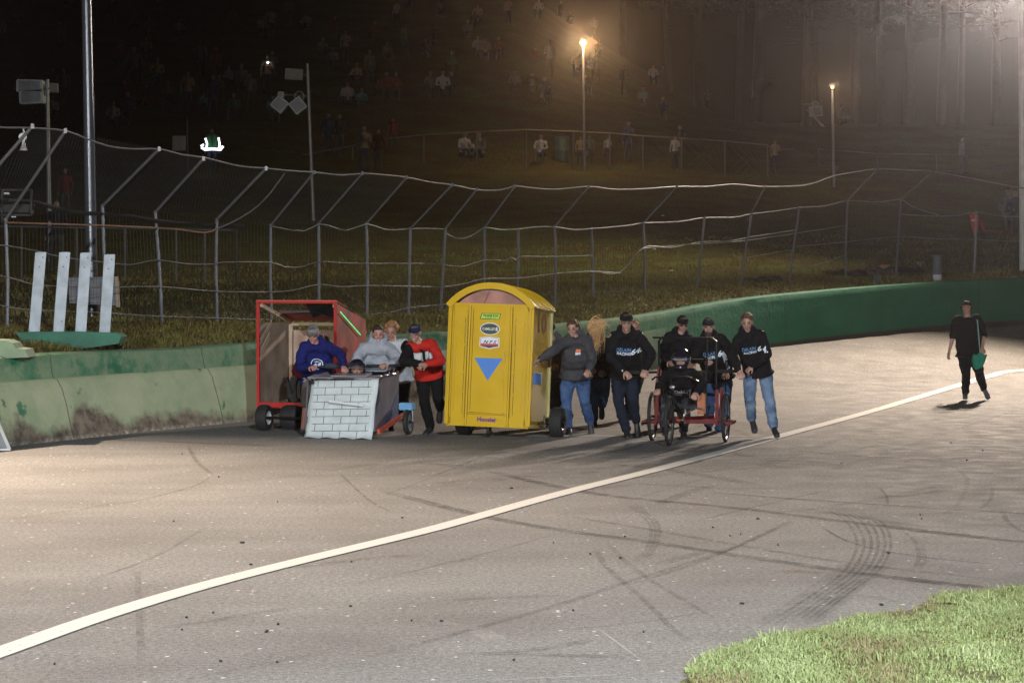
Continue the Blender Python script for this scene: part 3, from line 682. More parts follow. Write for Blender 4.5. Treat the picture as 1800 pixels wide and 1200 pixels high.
def red_cart():
    p0 = P(522, 717, 33.3); g = thing('push_cart', 'tall open-fronted red framed plywood push cart with slanting roof', 'push cart', (p0.x, 33.3, 0), (0, 0, R(-15.5)))
    w, z0, z1, d, zb = .625, .30, 1.86, 1.3, 1.54
    PLY = mat('pale_plywood', (.45, .34, .24), .75, var=.15, scale=3, bump=.25, bscale=30); PLYD = mat('brown_plywood', (.27, .2, .14), .8, var=.3, scale=3)
    fr = MB()
    for s in (-1, 1): fr.box((s*(w-.022), 0, (z0+z1)/2), (.045, .045, z1-z0-.002))
    fr.box((0, -.001, z0+.03), (2*w+.002, .05, .085)).box((0, -.001, z1-.018), (2*w+.002, .05, .036)); fr.build('front_frame', REDP, g, bevel=.004)
    MB().box((0, -.002, z1+.005), (2*w, .06, .012)).build('top_edge', mat('salmon_paint', (.5, .12, .07), .6), g)
    MB().prism([(.03, z0), (d, z0+.06), (d, zb), (.03, z1-.03)], w-.03, w-.01, 'x').build('side_panel', mat('red_stained_plywood', (.30, .03, .018), .6, var=.35, scale=3, dirt=(.16, .018, .012)), g)
    MB().prism([(.03, z0), (d, z0+.06), (d, zb-.02), (.03, z1-.33)], -w+.012, -w+.03, 'x').build('left_panel', PLYD, g)
    MB().prism([(.03, 1.0), (.42, 1.28), (.42, 1.40), (.03, 1.12)], -w+.031, -w+.04, 'x').prism([(.03, 1.2), (.5, 1.5), (.5, 1.57), (.03, 1.28)], -w+.031, -w+.038, 'x').build('pale_board', PLY, g)
    st = MB(); st.beam((-w+.05, .03, z1-.06), (-w+.05, d, zb-.04), .05, .06).beam((w-.05, .03, z1-.06), (w-.05, d, zb-.04), .05, .06)
    st.box((-w+.05, d-.05, (z0+zb)/2), (.06, .05, zb-z0-.1)).box((w-.06, d-.05, (z0+zb)/2), (.06, .05, zb-z0-.1)); st.box((0, d-.05, zb-.05), (2*w-.06, .05, .05)); st.build('stud_frame', PLY, g)
    MB().box((0, d+.02, .88), (2*w-.02, .015, 1.03)).build('back_panel', mat('pale_chipboard', (.42, .32, .25), .8, var=.14, scale=4, dirt=(.25, .15, .1)), g)
    MB().tube([(-w+.1, d*.5, z1-.17), (w-.06, d*.5, z1-.155)], .018, 8).build('cross_bar', mat('grey_metal', (.3, .31, .33), .4, metal=.7), g)
    rag = MB(); rag.add([(.12, .08, z1-.04), (.56, .08, z1-.04), (.56, .3, z1-.09), (.56, .18, z1-.26), (.34, .16, z1-.20), (.2, .16, z1-.25), (.16, .1, z1-.15)], [(0, 1, 2, 3, 4, 5, 6)]); o = rag.build('black_cloth', CL_('black_tarp'), g)
    md = o.modifiers.new('s', 'SOLIDIFY'); md.thickness = .01
    ro = MB(); ro.prism([(.02, z1-.0), (.5, z1-.11), (.5, z1-.095), (.02, z1+.015)], -.02, w-.02, 'x'); ro.prism([(.85, z1-.205), (d+.04, zb-.0), (d+.04, zb+.015), (.85, z1-.19)], -w+.02, w-.02, 'x'); ro.build('roof_boards', mat('red_stained_plywood', (.30, .03, .018), .6), g)
    MB().box((0, d*.55, z0+.0), (2*w-.07, d*.95, .03)).build('floor_board', PLY, g)
    seat = MB(); seat.box((-.14, .35, .62), (.3, .35, .1), bev=.04); seat.box((-.1, .16, .56), (.2, .16, .36), bev=.05); seat.box((-.2, .5, .5), (.12, .3, .3), bev=.03)
    seat.build('black_seat', mat('black_vinyl', (.012, .012, .014), .4), g)
    MB().tube([(-.18, .1, .74), (-.1, .08, .5), (-.02, .1, .72)], .014, 6).build('steering_lever', BLKM, g)
    gs = MB().tube([(w+.012, .12, z1-.16), (w+.012, 1.0, z1-.52)], .007, 8).build('light_stick', mat('green_glow', (.05, .9, .25), .4, emit=.8, var=.02), g, True)
    tyre(g, (-w+.33, -.55, .182), .182, .17, rimr=.55); tyre(g, (.02, -.3, .175), .175, .25, rimr=.5, rimm=BLKM); tyre(g, (w-.08, -.5, .182), .182, .17, rimr=.55)
    for s in (-1, 1): tyre(g, (s*(w-.13), d-.1, .182), .182, .17, rimr=.55)
    MB().tube([(-w+.3, -.55, .182), (w-.1, -.55, .182)], .02, 8).tube([(-.35, -.55, .19), (-.35, .8, .24)], .02, 8).tube([(.35, -.55, .19), (.35, .8, .24)], .02, 8).tube([(-w+.1, d-.1, .182), (w-.1, d-.1, .182)], .02, 8).box((.05, .3, .25), (.6, .5, .12), bev=.02).box((-.3, .1, .27), (.3, .2, .1), bev=.02).build('axle_frame', BLKM, g)
def CL_(n): return mat(n, (.006, .006, .007), .95, spec=.1)
red_cart()

def trike():
    a = P(1211, 777, 30.75); g = thing('tricycle', 'black tricycle cart with red steel frame and tall roll hoop', 'tricycle', (a.x, 30.75, 0), (0, 0, R(-13)))
    r = .335; hw = .5
    for s in (-1, 1): bikewheel(g, (s*hw, 0, r), r)
    bikewheel(g, (-.14, -.82, r-.005), r-.005, 'front_wheel')
    f = MB(); z = .33
    for s in (-1, 1):
        x = s*(hw-.09)
        f.beam((x, .22, .27), (x, .22, .72), .045, .045); f.beam((x, -.22, .27), (x, -.22, .72), .045, .045) if s > 0 else f.beam((x, -.18, .27), (x, -.18, .75), .05, .05); f.beam((x, -.3, .27), (x, .3, .27), .04, .05)
        x2 = s*(hw+.1); f.beam((x2, -.2, .27), (x2, .2, .27), .03, .035); f.beam((x, -.2, .268), (x2+.015*s, -.2, .268), .03, .04); f.beam((x, .2, .268), (x2, .2, .268), .03, .04)
    f.beam((-hw+.07, -.24, .29), (hw-.07, -.24, .29), .045, .055); f.beam((-hw+.07, .26, .29), (hw-.07, .26, .29), .045, .055); f.beam((-.1, -.24, .33), (.3, .26, .33), .03, .03)
    f.build('frame', DRED, g, bevel=.004)
    h = MB(); q = lambda x, y, z_: Vector((x, y, z_))
    h.tube([q(-.42, .05, .7), q(-.42, .05, 1.36), q(-.38, .05, 1.40), q(.30, .05, 1.40), q(.36, .05, 1.36), q(.36, .05, .72)], .018, 8); h.tube([q(.23, -.05, .33), q(.24, .05, 1.38)], .015, 8)
    h.tube([q(-.5, .0, 1.405), q(-.36, .05, 1.40)], .014, 6); h.tube([q(-.36, -.2, .34), q(-.40, .0, 1.0)], .011, 6)
    h.build('roll_hoop', BLKM, g, True)
    MB().tube([q(-.43, -.18, .72), q(-.40, -.1, 1.02)], .012, 6).tube([q(-.37, -.18, .72), q(-.37, -.1, .98)], .012, 6).build('thin_upright', mat('rusty_red_tube', (.14, .04, .03), .5), g, True)
    fk = MB()
    for s in (-1, 1): fk.tube([q(-.14+s*.05, -.82, r), q(-.14+s*.05, -.76, .72)], .012, 6)
    fk.tube([q(-.19, -.76, .72), q(-.09, -.76, .72)], .014, 6).tube([q(-.14, -.76, .70), q(-.14, -.68, .92)], .016, 6).tube([q(-.14, -.72, .62), q(0, -.24, .32)], .02, 6).build('front_fork', BLKM, g, True)
    MB().tube([q(-.42, -.5, .86), q(-.36, -.6, .9), q(-.14, -.68, .92), q(.1, -.6, .9), q(.2, -.5, .84)], .013, 8).build('handlebar', BLKM, g, True)
    MB().ell(q(-.1, -.83, .78), (.035, .02, .03)).build('headlight', mat('lamp_glass', (.85, .87, .9), .08, metal=.9), g, True)
    MB().box((.0, .1, .48), (.42, .42, .06), bev=.02).box((.0, .32, .72), (.4, .05, .45), bev=.02).build('seat', mat('grey_seat_cloth', (.03, .03, .033), .9, bump=.4), g)
    MB().box((.19, -.1, .52), (.1, .2, .28), bev=.01).build('orange_panel', mat('orange_board', (.4, .14, .06), .7), g)
    MB().box((-.06, -.3, .31), (.12, .03, .02)).build('reflector', mat('amber_reflector', (.6, .15, .02), .3), g)
    ch = MB(); ch.lathe([(.09, -.006), (.09, .006)], (.02, -.5, .38), 'x', 20).tube([(.02, -.5, .47), (.02, 0, .38)], .006, 5).tube([(.02, -.5, .29), (.02, 0, .30)], .006, 5).build('chainring', CHR, g)
    MB().beam((-.08, -.5, .28), (.12, -.5, .48), .02, .012).box((-.16, -.5, .28), (.1, .07, .02)).box((.2, -.5, .48), (.1, .07, .02)).build('pedals', BLKM, g)
    MB().tube([q(-.5, -.2, .26), q(-.62, -.22, .24)], .02, 6).tube([q(.5, .0, .62), q(.47, .2, .85)], .01, 6).build('bolt', CHR, g, True)
    Mi = (Matrix.Translation(g.location)@Matrix.Rotation(R(-13), 4, 'Z')).inverted()
    A, B = P(1094, 655, 31.25), P(1300, 652, 31.05)
    MB().tube([Mi@A, Mi@B], .016, 8).build('push_bar', BLKM, g, True)
    for c, d_ in ((1094, 1126), (1262, 1300)):
        t1 = (c-1094)/206; t2 = (d_-1094)/206; MB().tube([Mi@A.lerp(B, t1), Mi@A.lerp(B, t2)], .024, 8).build('grip', mat('foam_grip', (.01, .01, .01), .9), g, True)
    MB().tube([Mi@P(1217, 630, 31.6), Mi@P(1236, 630, 31.6)], .012, 6).build('rear_handle', CHR, g, True)
trike()
# ------------------------------------------------------------------ people
def clouds(name, scale, depth=2):
    t = bpy.data.textures.new(name, 'CLOUDS'); t.noise_scale = scale; t.noise_depth = depth; return t
TX_FOLD = clouds('cloth_folds', .075, 3); TX_HAIR = clouds('hair_clumps', .022, 2); TX_SOFT = clouds('soft_folds', .16, 1)
def remesh(mb, name, m, parent=None, voxel=.012, smooth=4, disp=0, tex=None, disp2=0, dec=0):
    o = mb.build(name+'_raw', m); md = o.modifiers.new('r', 'REMESH'); md.mode = 'VOXEL'; md.voxel_size = voxel
    if smooth: s = o.modifiers.new('s', 'SMOOTH'); s.iterations = smooth; s.factor = .5
    if disp:
        d = o.modifiers.new('d', 'DISPLACE'); d.texture = tex or TX_FOLD; d.strength = disp; d.mid_level = .5; d.texture_coords = 'LOCAL'
    if disp2:
        d = o.modifiers.new('d2', 'DISPLACE'); d.texture = TX_SOFT; d.strength = disp2; d.mid_level = .5; d.texture_coords = 'LOCAL'
    me = bpy.data.meshes.new_from_object(o.evaluated_get(bpy.context.evaluated_depsgraph_get()))
    old = o.data; bpy.data.objects.remove(o); bpy.data.meshes.remove(old)
    me.name = name; me.materials.clear(); me.materials.append(m); me.polygons.foreach_set('use_smooth', [True]*len(me.polygons))
    return link(bpy.data.objects.new(name, me), parent)
def bvh(o):
    return BVHTree.FromPolygons([v.co.copy() for v in o.data.vertices], [tuple(p.vertices) for p in o.data.polygons])
def limb(mb, pts, rs, n=14):
    pts = [Vector(p) for p in pts]
    P_ = []; R_ = []
    for i in range(len(pts)-1):
        for k in range(6):
            t = k/6; P_.append(pts[i].lerp(pts[i+1], t)); R_.append(rs[i]*(1-t)+rs[i+1]*t)
    P_.append(pts[-1]); R_.append(rs[-1]); mb.tube(P_, R_, n)
    for p, r in zip(pts, rs): mb.ell(p, r*1.0, n=14, k=10)
def loft(mb, secs, n=20):
    """secs: (centre, side axis, front axis, a, b)"""
    vs = []; fs = []
    for c, x, y, a, b in secs:
        for k in range(n):
            t = 2*math.pi*k/n; cx, sy = math.cos(t), math.sin(t)
            e = .82; cx = math.copysign(abs(cx)**e, cx); sy = math.copysign(abs(sy)**e, sy)
            vs.append(Vector(c)+x*a*cx+y*b*sy)
    m = len(secs); fs = [(i*n+k, i*n+(k+1) % n, (i+1)*n+(k+1) % n, (i+1)*n+k) for i in range(m-1) for k in range(n)]
    fs += [tuple(range(n))[::-1], tuple((m-1)*n+k for k in range(n))]
    mb.add(vs, fs)
def hand(mb, w, d, nrm, curl=60, side=1, s=1):
    """palm, four bent fingers of unequal length and a thumb from the palm's side. nrm = the way the palm faces"""
    w, d, nrm = Vector(w), Vector(d).normalized(), Vector(nrm); nrm = (nrm-d*nrm.dot(d)).normalized(); sd = d.cross(nrm)*side
    M = Matrix((sd, d, nrm)).transposed()
    mb.ell(w+d*.048*s, (.043*s, .055*s, .019*s), M, n=14, k=10); mb.ell(w+d*.01*s, (.03*s, .035*s, .022*s), M)
    for k, L_ in enumerate((.068, .078, .073, .056)):
        off = (k-1.5)*.0225*s; p = w+d*.09*s+sd*off; a = R(curl*.35); pts = [p-d*.015*s]; q = p
        for j, fr in enumerate((.45, .32, .23)):
            dr = d*math.cos(a)+nrm*math.sin(a)+sd*.06*(k-1.5)/1.5; q = q+dr*L_*fr*s; pts.append(q.copy()); a += R(curl*.75)
        limb(mb, pts, [.0095*s, .009*s, .0085*s, .0072*s], 8)
    p = w+d*.03*s-sd*.034*s; a = p+(d*.6-sd*.55+nrm*.45).normalized()*.038*s; b = a+(d*.75-sd*.05+nrm*.6).normalized()*.032*s
    limb(mb, [p, a, b], [.013*s, .0105*s, .009*s], 8)
SKIN = mat('skin', (.36, .2, .15), .5, var=.1, scale=25, bump=.1); SKIN2 = mat('skin_ruddy', (.4, .2, .16), .5, var=.12, scale=25, bump=.1)
M_EYE = mat('eye', (.05, .035, .03), .15); M_LIP = mat('lips', (.27, .1, .09), .5); M_TEETH = mat('teeth', (.7, .68, .62), .4)
CL = lambda nm, c, **k: mat(nm, c, .92, var=k.get('var', .14), scale=k.get('sc', 14), bump=.5, bscale=k.get('bs', 160), spec=.15)
def denim(nm, c, worn):
    return mat(nm, worn, .9, var=.2, scale=5, bump=.5, bscale=200, dirt=c, spec=.15)

def solve(a, Ya, tgt, L_, sg, sc):
    """place a joint seen at pixel tgt, L_ metres from joint a (world); sg<0 nearer the camera"""
    q = P(tgt[0], tgt[1], a.y); d = q-a; p = math.hypot(d.x, d.z)
    if p >= L_: return a+Vector((d.x, 0, d.z)).normalized()*L_
    dy = sg*math.sqrt(L_*L_-p*p)
    q = P(tgt[0], tgt[1], a.y+dy); v = q-a; return a+v.normalized()*L_
def person(label, Y, pel, neck, head, legs, arms, yaw=0, hyaw=0, hpitch=0, ht=1.75, top=None, bottom=None, shoe=None, skin=None, hair=None, hairc=None,
           cap=None, hood=True, hoodup=False, shorts=False, bulk=1, group=None, tsg=-1, curls=(95, 95), sleeves=None, barearm=False, topname='hooded_sweatshirt', face='calm', beard=None, helmet=None, glasses=False, pants='trousers', rel=None):
    skin = skin or SKIN; k = ht/1.75; sc = F/Y; b = bulk
    pelv = P(pel[0], pel[1], Y); nk = solve(pelv, Y, neck, .58*k, tsg, sc)
    up = (nk-pelv).normalized(); X = Vector((math.cos(R(yaw)), math.sin(R(yaw)), 0)); X = (X-up*X.dot(up)).normalized(); Fw = up.cross(X)   # X = photo-right, Fw = away/back
    fr = -Fw if Fw.y > 0 else Fw; bk = -fr
    upL = Vector((up.x*.6, up.y*.3, up.z)).normalized(); XL = (X-upL*X.dot(upL)).normalized(); fL = upL.cross(XL); fL = -fL if fL.y > 0 else fL
    sw = .17*k*(.5+.5*b); hw = .095*k
    sh = {-1: nk-up*.012*k-X*sw, 1: nk-up*.012*k+X*sw}; hp = {-1: pelv-X*hw, 1: pelv+X*hw}
    hd = solve(nk, Y, head, .19*k, tsg, sc) 
    J = {}
    for s_, A in zip((-1, 1), arms):
        e = solve(sh[s_], Y, A[0], .29*k, A[0][2], sc); w = solve(e, Y, A[1], .26*k, A[1][2], sc); J['a', s_] = (sh[s_], e, w)
    for s_, A in zip((-1, 1), legs):
        e = solve(hp[s_], Y, A[0], .43*k, A[0][2], sc); w = solve(e, Y, A[1], .42*k, A[1][2], sc); J['l', s_] = (hp[s_], e, w, A[2])
    # body: one continuous skin
    mb = MB()
    loft(mb, [(pelv-up*.06*k, X, fr, .12*b, .09), (pelv+up*.05*k, X, fr, .135*b, .1), (pelv+up*.2*k, X, fr, .12*b, .09), (pelv+up*.34*k, X, fr, .145*b, .1), (pelv+up*.44*k, X, fr, .14*b, .085), (nk, X, fr, .055, .055)])
    hf = Vector((math.sin(R(hyaw)), -math.cos(R(hyaw)), 0)); hx = Vector((math.cos(R(hyaw)), math.sin(R(hyaw)), 0))
    q = Matrix.Rotation(R(hpitch), 3, hx); hf = q@hf; hu = hx.cross(hf)*-1; hu = hf.cross(hx); 
    if hu.z < 0: hu = -hu
    HM = Matrix((hx, hf, hu)).transposed()        # local: x right (photo), y forward (face), z up
    h = lambda x, y, z: hd+HM@Vector((x*k, y*k, z*k))
    limb(mb, [nk-up*.02, h(0, -.03, -.06)], [.058*k, .056*k])
    mb.ell(h(0, -.018, .028), (.074*k, .092*k, .086*k), HM, 20, 14); mb.ell(h(0, .02, -.02), (.062*k, .066*k, .085*k), HM, 18, 12)
    mb.ell(h(0, .035, -.065), (.045*k, .05*k, .045*k), HM, 16, 10); mb.ell(h(0, .07, -.095), (.022*k, .016*k, .018*k), HM)
    for s_ in (-1, 1):
        mb.ell(h(.036*s_, .055, -.03), (.022*k, .02*k, .024*k), HM); mb.ell(h(.03*s_, .083, .026), (.026*k, .011*k, .009*k), HM)
        mb.ell(h(.076*s_, -.012, -.008), (.009*k, .02*k, .031*k), HM)
    limb(mb, [h(0, .082, .018), h(0, .104, -.022)], [.009*k, .0135*k], 10); mb.ell(h(0, .096, -.027), (.019*k, .013*k, .01*k), HM)
    mb.ell(h(0, .083, -.052), (.024*k, .012*k, .008*k), HM); mb.ell(h(0, .082, -.066), (.021*k, .012*k, .008*k), HM)
    for s_ in (-1, 1):
        a, e, w = J['a', s_]; limb(mb, [a, e, w], [.05*b, .04, .027]); d = (w-e).normalized()
        cu = curls[0 if s_ < 0 else 1]; nrm = Vector((-s_*.25, .25, -1)) if cu > 50 else Vector((-s_, .3, -.2))
        if cu > 50 and abs(d.z) > .75: nrm = Vector((0, 1, -.2)) 
        dd = (d+Vector((0, -.15, 0))).normalized(); hand(mb, w, dd, nrm, cu, side=-s_, s=k*1.02)
        a, e, w, ft = J['l', s_]; limb(mb, [a, e, w], [.075, .052, .036]); 
        mb.ell(w+Vector((0,0,-.03)), .035)
    root = remesh(mb, 'person', skin, None, .0068, 3)
    tag(root, label, 'person', group)
    # face
    if not helmet or True:
        for s_ in (-1, 1):
            MB().ell(h(.031*s_, .073, .008), (.0135*k, .012*k, .0085*k), HM).build('eye', M_EYE, root, True)
        hc = hairc or (.05, .03, .02); hm = mat('hair_%02d%02d' % (int(hc[0]*100), int(hc[1]*100)), hc, .6, var=.45, scale=40, bump=.8, bscale=90)
        for s_ in (-1, 1): MB().tube([h(.014*s_, .091, .03), h(.03*s_, .092, .037), h(.05*s_, .08, .03)], [.004, .005, .003], 6).build('eyebrow', hm, root, True)
        lp = MB().ell(h(0, .091, -.0585), (.022*k, .008*k, .007*k), HM).build('lips', M_LIP, root, True)
        if face == 'grin': MB().ell(h(0, .094, -.0585), (.019*k, .007*k, .0045*k), HM).build('teeth', M_TEETH, root, True)
    if glasses:
        g = MB()
        for s_ in (-1, 1):
            g.tube([h(.033*s_+.019*math.cos(t), .098, .008+.013*math.sin(t)) for t in [2*math.pi*i/14 for i in range(14)]], .002, 5, closed=True)
            g.tube([h(.052*s_, .098, .01), h(.074*s_, .04, .012), h(.077*s_, -.01, .01)], .002, 5)
        g.tube([h(-.014, .1, .01), h(.014, .1, .01)], .002, 5)
        gf = g.build('glasses', mat('glasses_frame', (.03, .03, .03), .3), root)
        MB().ell(h(.033, .099, .008), (.018, .002, .012), HM).ell(h(-.033, .099, .008), (.018, .002, .012), HM).build('lens', mat('lens', (.5, .5, .55), .05, metal=1), gf, True)
    if hair and not helmet:
        mb = MB(); rnd = random.Random(int(pel[0]))
        if hair in ('short', 'bun', 'long', 'tied', 'blown'):
            mb.ell(h(0, -.03, .045), (.083*k, .092*k, .083*k), HM, 20, 14); mb.ell(h(0, -.05, -.005), (.078*k, .066*k, .07*k), HM, 18, 12)
            mb.ell(h(0, .035, .098), (.055*k, .035*k, .02*k), HM)
            remesh(mb, 'hair', hm, root, .008, 2, .018, TX_HAIR)
        if hair == 'curly':
            for i in range(90):
                a = rnd.uniform(0, 2*math.pi); z = rnd.uniform(-.35, 1); r_ = math.sqrt(1-z*z)
                y_ = r_*math.sin(a)
                if y_ > .35 and z < .6: continue
                mb.ell(h(.098*r_*math.cos(a)+.012, -.03+.1*y_, .05+.105*z), rnd.uniform(.016, .03), n=8, k=6)
            remesh(mb, 'hair', hm, root, .009, 1, .02, TX_HAIR)
        if hair in ('long', 'tied', 'blown'):
            st = MB(); n = {'long': 60, 'tied': 40, 'blown': 230}[hair]
            for i in range(n):
                a = rnd.uniform(0, math.pi*2); rr = rnd.uniform(.5, 1)
                p0 = h(.07*math.cos(a)*rr, -.045-.05*abs(math.sin(a))*rr, .05+.07*rnd.uniform(-.6, 1))
                if hair == 'blown':
                    if i % 3 == 0: p0 = h(rnd.uniform(-.08, .09), .088+rnd.uniform(0, .03), rnd.uniform(-.02, .11))
                    e = p0+Vector((rnd.uniform(-.02, .16), rnd.uniform(-.05, .3), 0)); L_ = rnd.uniform(.22, .52)
                    if rnd.random() < .22: pts = [p0, p0+Vector((.07, 0, rnd.uniform(.03, .1))), p0+Vector((rnd.uniform(.12, .18), 0, rnd.uniform(0, .12))), p0+Vector((rnd.uniform(.13, .2), .02, rnd.uniform(-.1, .12)))]
                    else: pts = [p0, p0+Vector((.05, .02, -.02)), p0+Vector((.07+rnd.uniform(-.04, .04), -.02, -.13)), p0+Vector((.05+rnd.uniform(-.05, .05), -.04, -L_*.7)), p0+Vector((.02+rnd.uniform(-.05, .05), -.03, -L_*.85))]
                elif hair == 'long': pts = [p0, p0+Vector((.03, .05, .0)), p0+Vector((.06+rnd.uniform(-.03, .04), .06, -.12)), p0+Vector((.07+rnd.uniform(-.03, .05), .06, -rnd.uniform(.2, .36)))]
                else: pts = [p0, h(0, -.12, .0), h(.02, -.17, -.06), h(.03+rnd.uniform(-.02, .02), -.18, -.16)]
                q = catmull(pts, .03); m_ = len(q); st.tube(q, [max(.0013, .0048*(1-j/m_)) for j in range(m_)], 5)
            st.build('hair_strands', hm, root, True)
    if beard:
        mb = MB(); mb.ell(h(0, .045, -.085), (.05*k, .05*k, .04*k), HM, 16, 10); mb.ell(h(0, .072, -.1), (.03*k, .022*k, .025*k), HM); mb.tube([h(-.024, .088, -.062), h(0, .097, -.047), h(.024, .088, -.062)], .006, 6)
        remesh(mb, 'beard', mat('beard', beard, .8, var=.4, scale=60, bump=.8, bscale=100), root, .007, 1, .01, TX_HAIR)
    if cap:
        cm = CL(cap[0], cap[1]); back = cap[2] if len(cap) > 2 else False
        cb = MB(); prof = []
        for i in range(9):
            a = math.pi/2*i/8; prof.append((math.cos(a), math.sin(a)))
        n = 24; vs = []
        for (cr, cz) in prof:
            for j in range(n):
                t = 2*math.pi*j/n; vs.append(h(.088*cr*math.cos(t), -.016+.106*cr*math.sin(t), .042+.088*cz-.004*math.sin(t)))
        fs = [(i*n+j, i*n+(j+1) % n, (i+1)*n+(j+1) % n, (i+1)*n+j) for i in range(8) for j in range(n)]+[tuple(range(n))[::-1]]
        cb.add(vs, fs); cb.ell(h(0, -.016, .131), (.008, .008, .005), HM, 8, 6)
        co = cb.build('cap', cm, root, True)
        bs = -1 if back else 1; bm_ = MB(); vs = []; m_ = 11
        for lay in (0, -.005):
            for j in range(m_):
                t = math.pi*(j/(m_-1)); x = .078*math.cos(t)
                vs += [h(x, bs*(-.016*bs+.098*math.sin(t)*.98+.0), .056+lay-.0), h(x*1.0, bs*(.0+.098*math.sin(t)*.9+.07*math.sin(t)**.6), .056+lay-.012*abs(math.cos(t))-.004)]
        N2 = 2*m_; fs = []
        for j in range(m_-1):
            a = 2*j; fs += [(a, a+1, a+3, a+2), (N2+a, N2+a+2, N2+a+3, N2+a+1), (a+1, N2+a+1, N2+a+3, a+3)]
        bm_.add(vs, fs); bm_.build('brim', CL(cap[3], cap[4]) if len(cap) > 4 else cm, co, True)
        if back is None: pass
    if helmet:
        hm_ = mat(helmet[0], helmet[1], .12, coat=1, var=.05); mb = MB()
        n = 28; vs = []; fs = []
        # open-faced shell: outer surface minus the eye port
        mb.ell(h(0, -.01, .02), (.132*k, .15*k, .142*k), HM, 28, 20); mb.ell(h(0, .06, -.075), (.095*k, .095*k, .06*k), HM, 20, 12)
        o = mb.build('helmet', hm_, root, True); bm = bmesh.new(); bm.from_mesh(o.data)
        HI = HM.inverted(); kill = []
        for f in bm.faces:
            c = HI@(f.calc_center_median()-hd)/k
            if c.y > .05 and abs(c.x) < .095 and -.05 < c.z < .06: kill.append(f)
        bmesh.ops.delete(bm, geom=kill, context='FACES'); bm.to_mesh(o.data); bm.free()
        md = o.modifiers.new('s', 'SOLIDIFY'); md.thickness = .012
        MB().tube([h(.1*math.cos(t)*1.02, .07+.06*abs(math.sin(t))*.95-.02*abs(math.cos(t)), .062 if t < math.pi else -.052) for t in [math.pi*i/10 for i in range(11)]], .007, 6).build('port_trim', mat('helmet_trim', (.25, .25, .27), .3, metal=.6), o, True)
        MB().ell(h(0, -.01, .03), (.135*k, .152*k, .012*k), HM, 24, 8).build('helmet_stripe', mat('helmet_stripe', (.35, .36, .4), .3), o, True)
        MB().box(h(0, .145, .1), (.16, .05, .006), HM).build('visor_peak', hm_, o)
    # trousers
    tm = bottom; mb = MB()
    loft(mb, [(pelv-upL*.09*k, XL, fL, .155*b, .105), (pelv+upL*.0*k, XL, fL, .168*b, .118*b), (pelv+upL*.1*k, XL, fL, .155*b, .112*b)])
    for s_ in (-1, 1):
        a, e, w, ft = J['l', s_]
        if shorts: limb(mb, [a, a.lerp(e, .55), a.lerp(e, .98)], [.098*b, .09*b, .088])
        else:
            w2 = w.lerp(e, .06); limb(mb, [a, a.lerp(e, .5), e, e.lerp(w2, .4), w2], [.106*b, .096*b, .077, .075, .066])
            mb.ell(w2+Vector((0, 0, .015)), (.072, .072, .02))
    remesh(mb, 'shorts' if shorts else pants, tm, root, .0115, 3, .03, TX_FOLD, .026)
    # shoes
    for s_ in (-1, 1):
        a, e, w, ft = J['l', s_]; f = Vector(ft).normalized(); shin = (w-e).normalized(); 
        u = (-shin-f*(-shin).dot(f)).normalized(); x = f.cross(u)
        heel = w-u*.055*k-f*.045*k; L_ = .27*k; M = Matrix((x, f, u)).transposed(); c = lambda a_, z: heel+f*a_*L_+u*z
        mb = MB(); loft(mb, [(c(0, .035), x, u, .026, .035), (c(.08, .04), x, u, .036, .05), (c(.3, .04), x, u, .038, .05), (c(.55, .03), x, u, .044, .036), (c(.8, .022), x, u, .046, .028), (c(.96, .015), x, u, .034, .02), (c(1, .012), x, u, .016, .012)], 16)
        limb(mb, [c(.18, .05), w+u*.03], [.042, .045])
        so = remesh(mb, 'shoe', shoe, root, .008, 3)
        sl = MB(); pts = [(-.03, 0), (-.038, .3), (-.03, .45), (-.045, .75), (-.036, .95), (0, 1.03), (.036, .95), (.045, .75), (.03, .45), (.038, .3), (.03, 0), (0, -.05)]
        vs = [heel+x*p[0]+f*p[1]*L_-u*.0 for p in pts]+[heel+x*p[0]+f*p[1]*L_-u*.018 for p in pts]; n = len(pts)
        sl.add(vs, [tuple(range(n)), tuple(range(n, 2*n))[::-1]]+[(i, n+i, n+(i+1) % n, (i+1) % n) for i in range(n)]); sl.build('sole', mat('shoe_sole', (.12, .12, .12), .8), so)
    # top
    mb = MB(); tp = .02
    loft(mb, [(pelv-upL*.075*k+fL*.035, XL, fL, .205*b, .172*b), (pelv-upL*.02*k+fL*.025, XL, fL, .198*b, .165*b), (pelv+upL*.06*k+fL*.01, XL, fL, .198*b, .155*b), (pelv+up*.2*k, X, fr, .195*b, .15*b), (pelv+up*.34*k, X, fr, .205*b, .15*b), (pelv+up*.44*k, X, fr, .195*b, .125), (nk-up*.01, X, fr, .085, .08), (nk+up*.025, X, fr, .072, .072)])
    two = isinstance(sleeves, tuple); sl0 = MB() if sleeves else mb
    for s_ in (-1, 1):
        sl = mb if two and s_ > 0 else sl0
        a, e, w = J['a', s_]; a2 = a-X*s_*.02
        if barearm: limb(sl, [a2, a.lerp(e, .45), e], [.082*b, .072*b, .062])
        else:
            limb(mb, [nk-up*.03, nk.lerp(a2, .6)-up*.01, a2], [.085*b, .082*b, .074*b]); w2 = w.lerp(e, .04); limb(sl, [a2, a.lerp(e, .5), e, e.lerp(w2, .6), w2], [.074*b, .07*b, .068, .062, .047])
            sl.ell(w.lerp(e, .18), (.052, .052, .03))
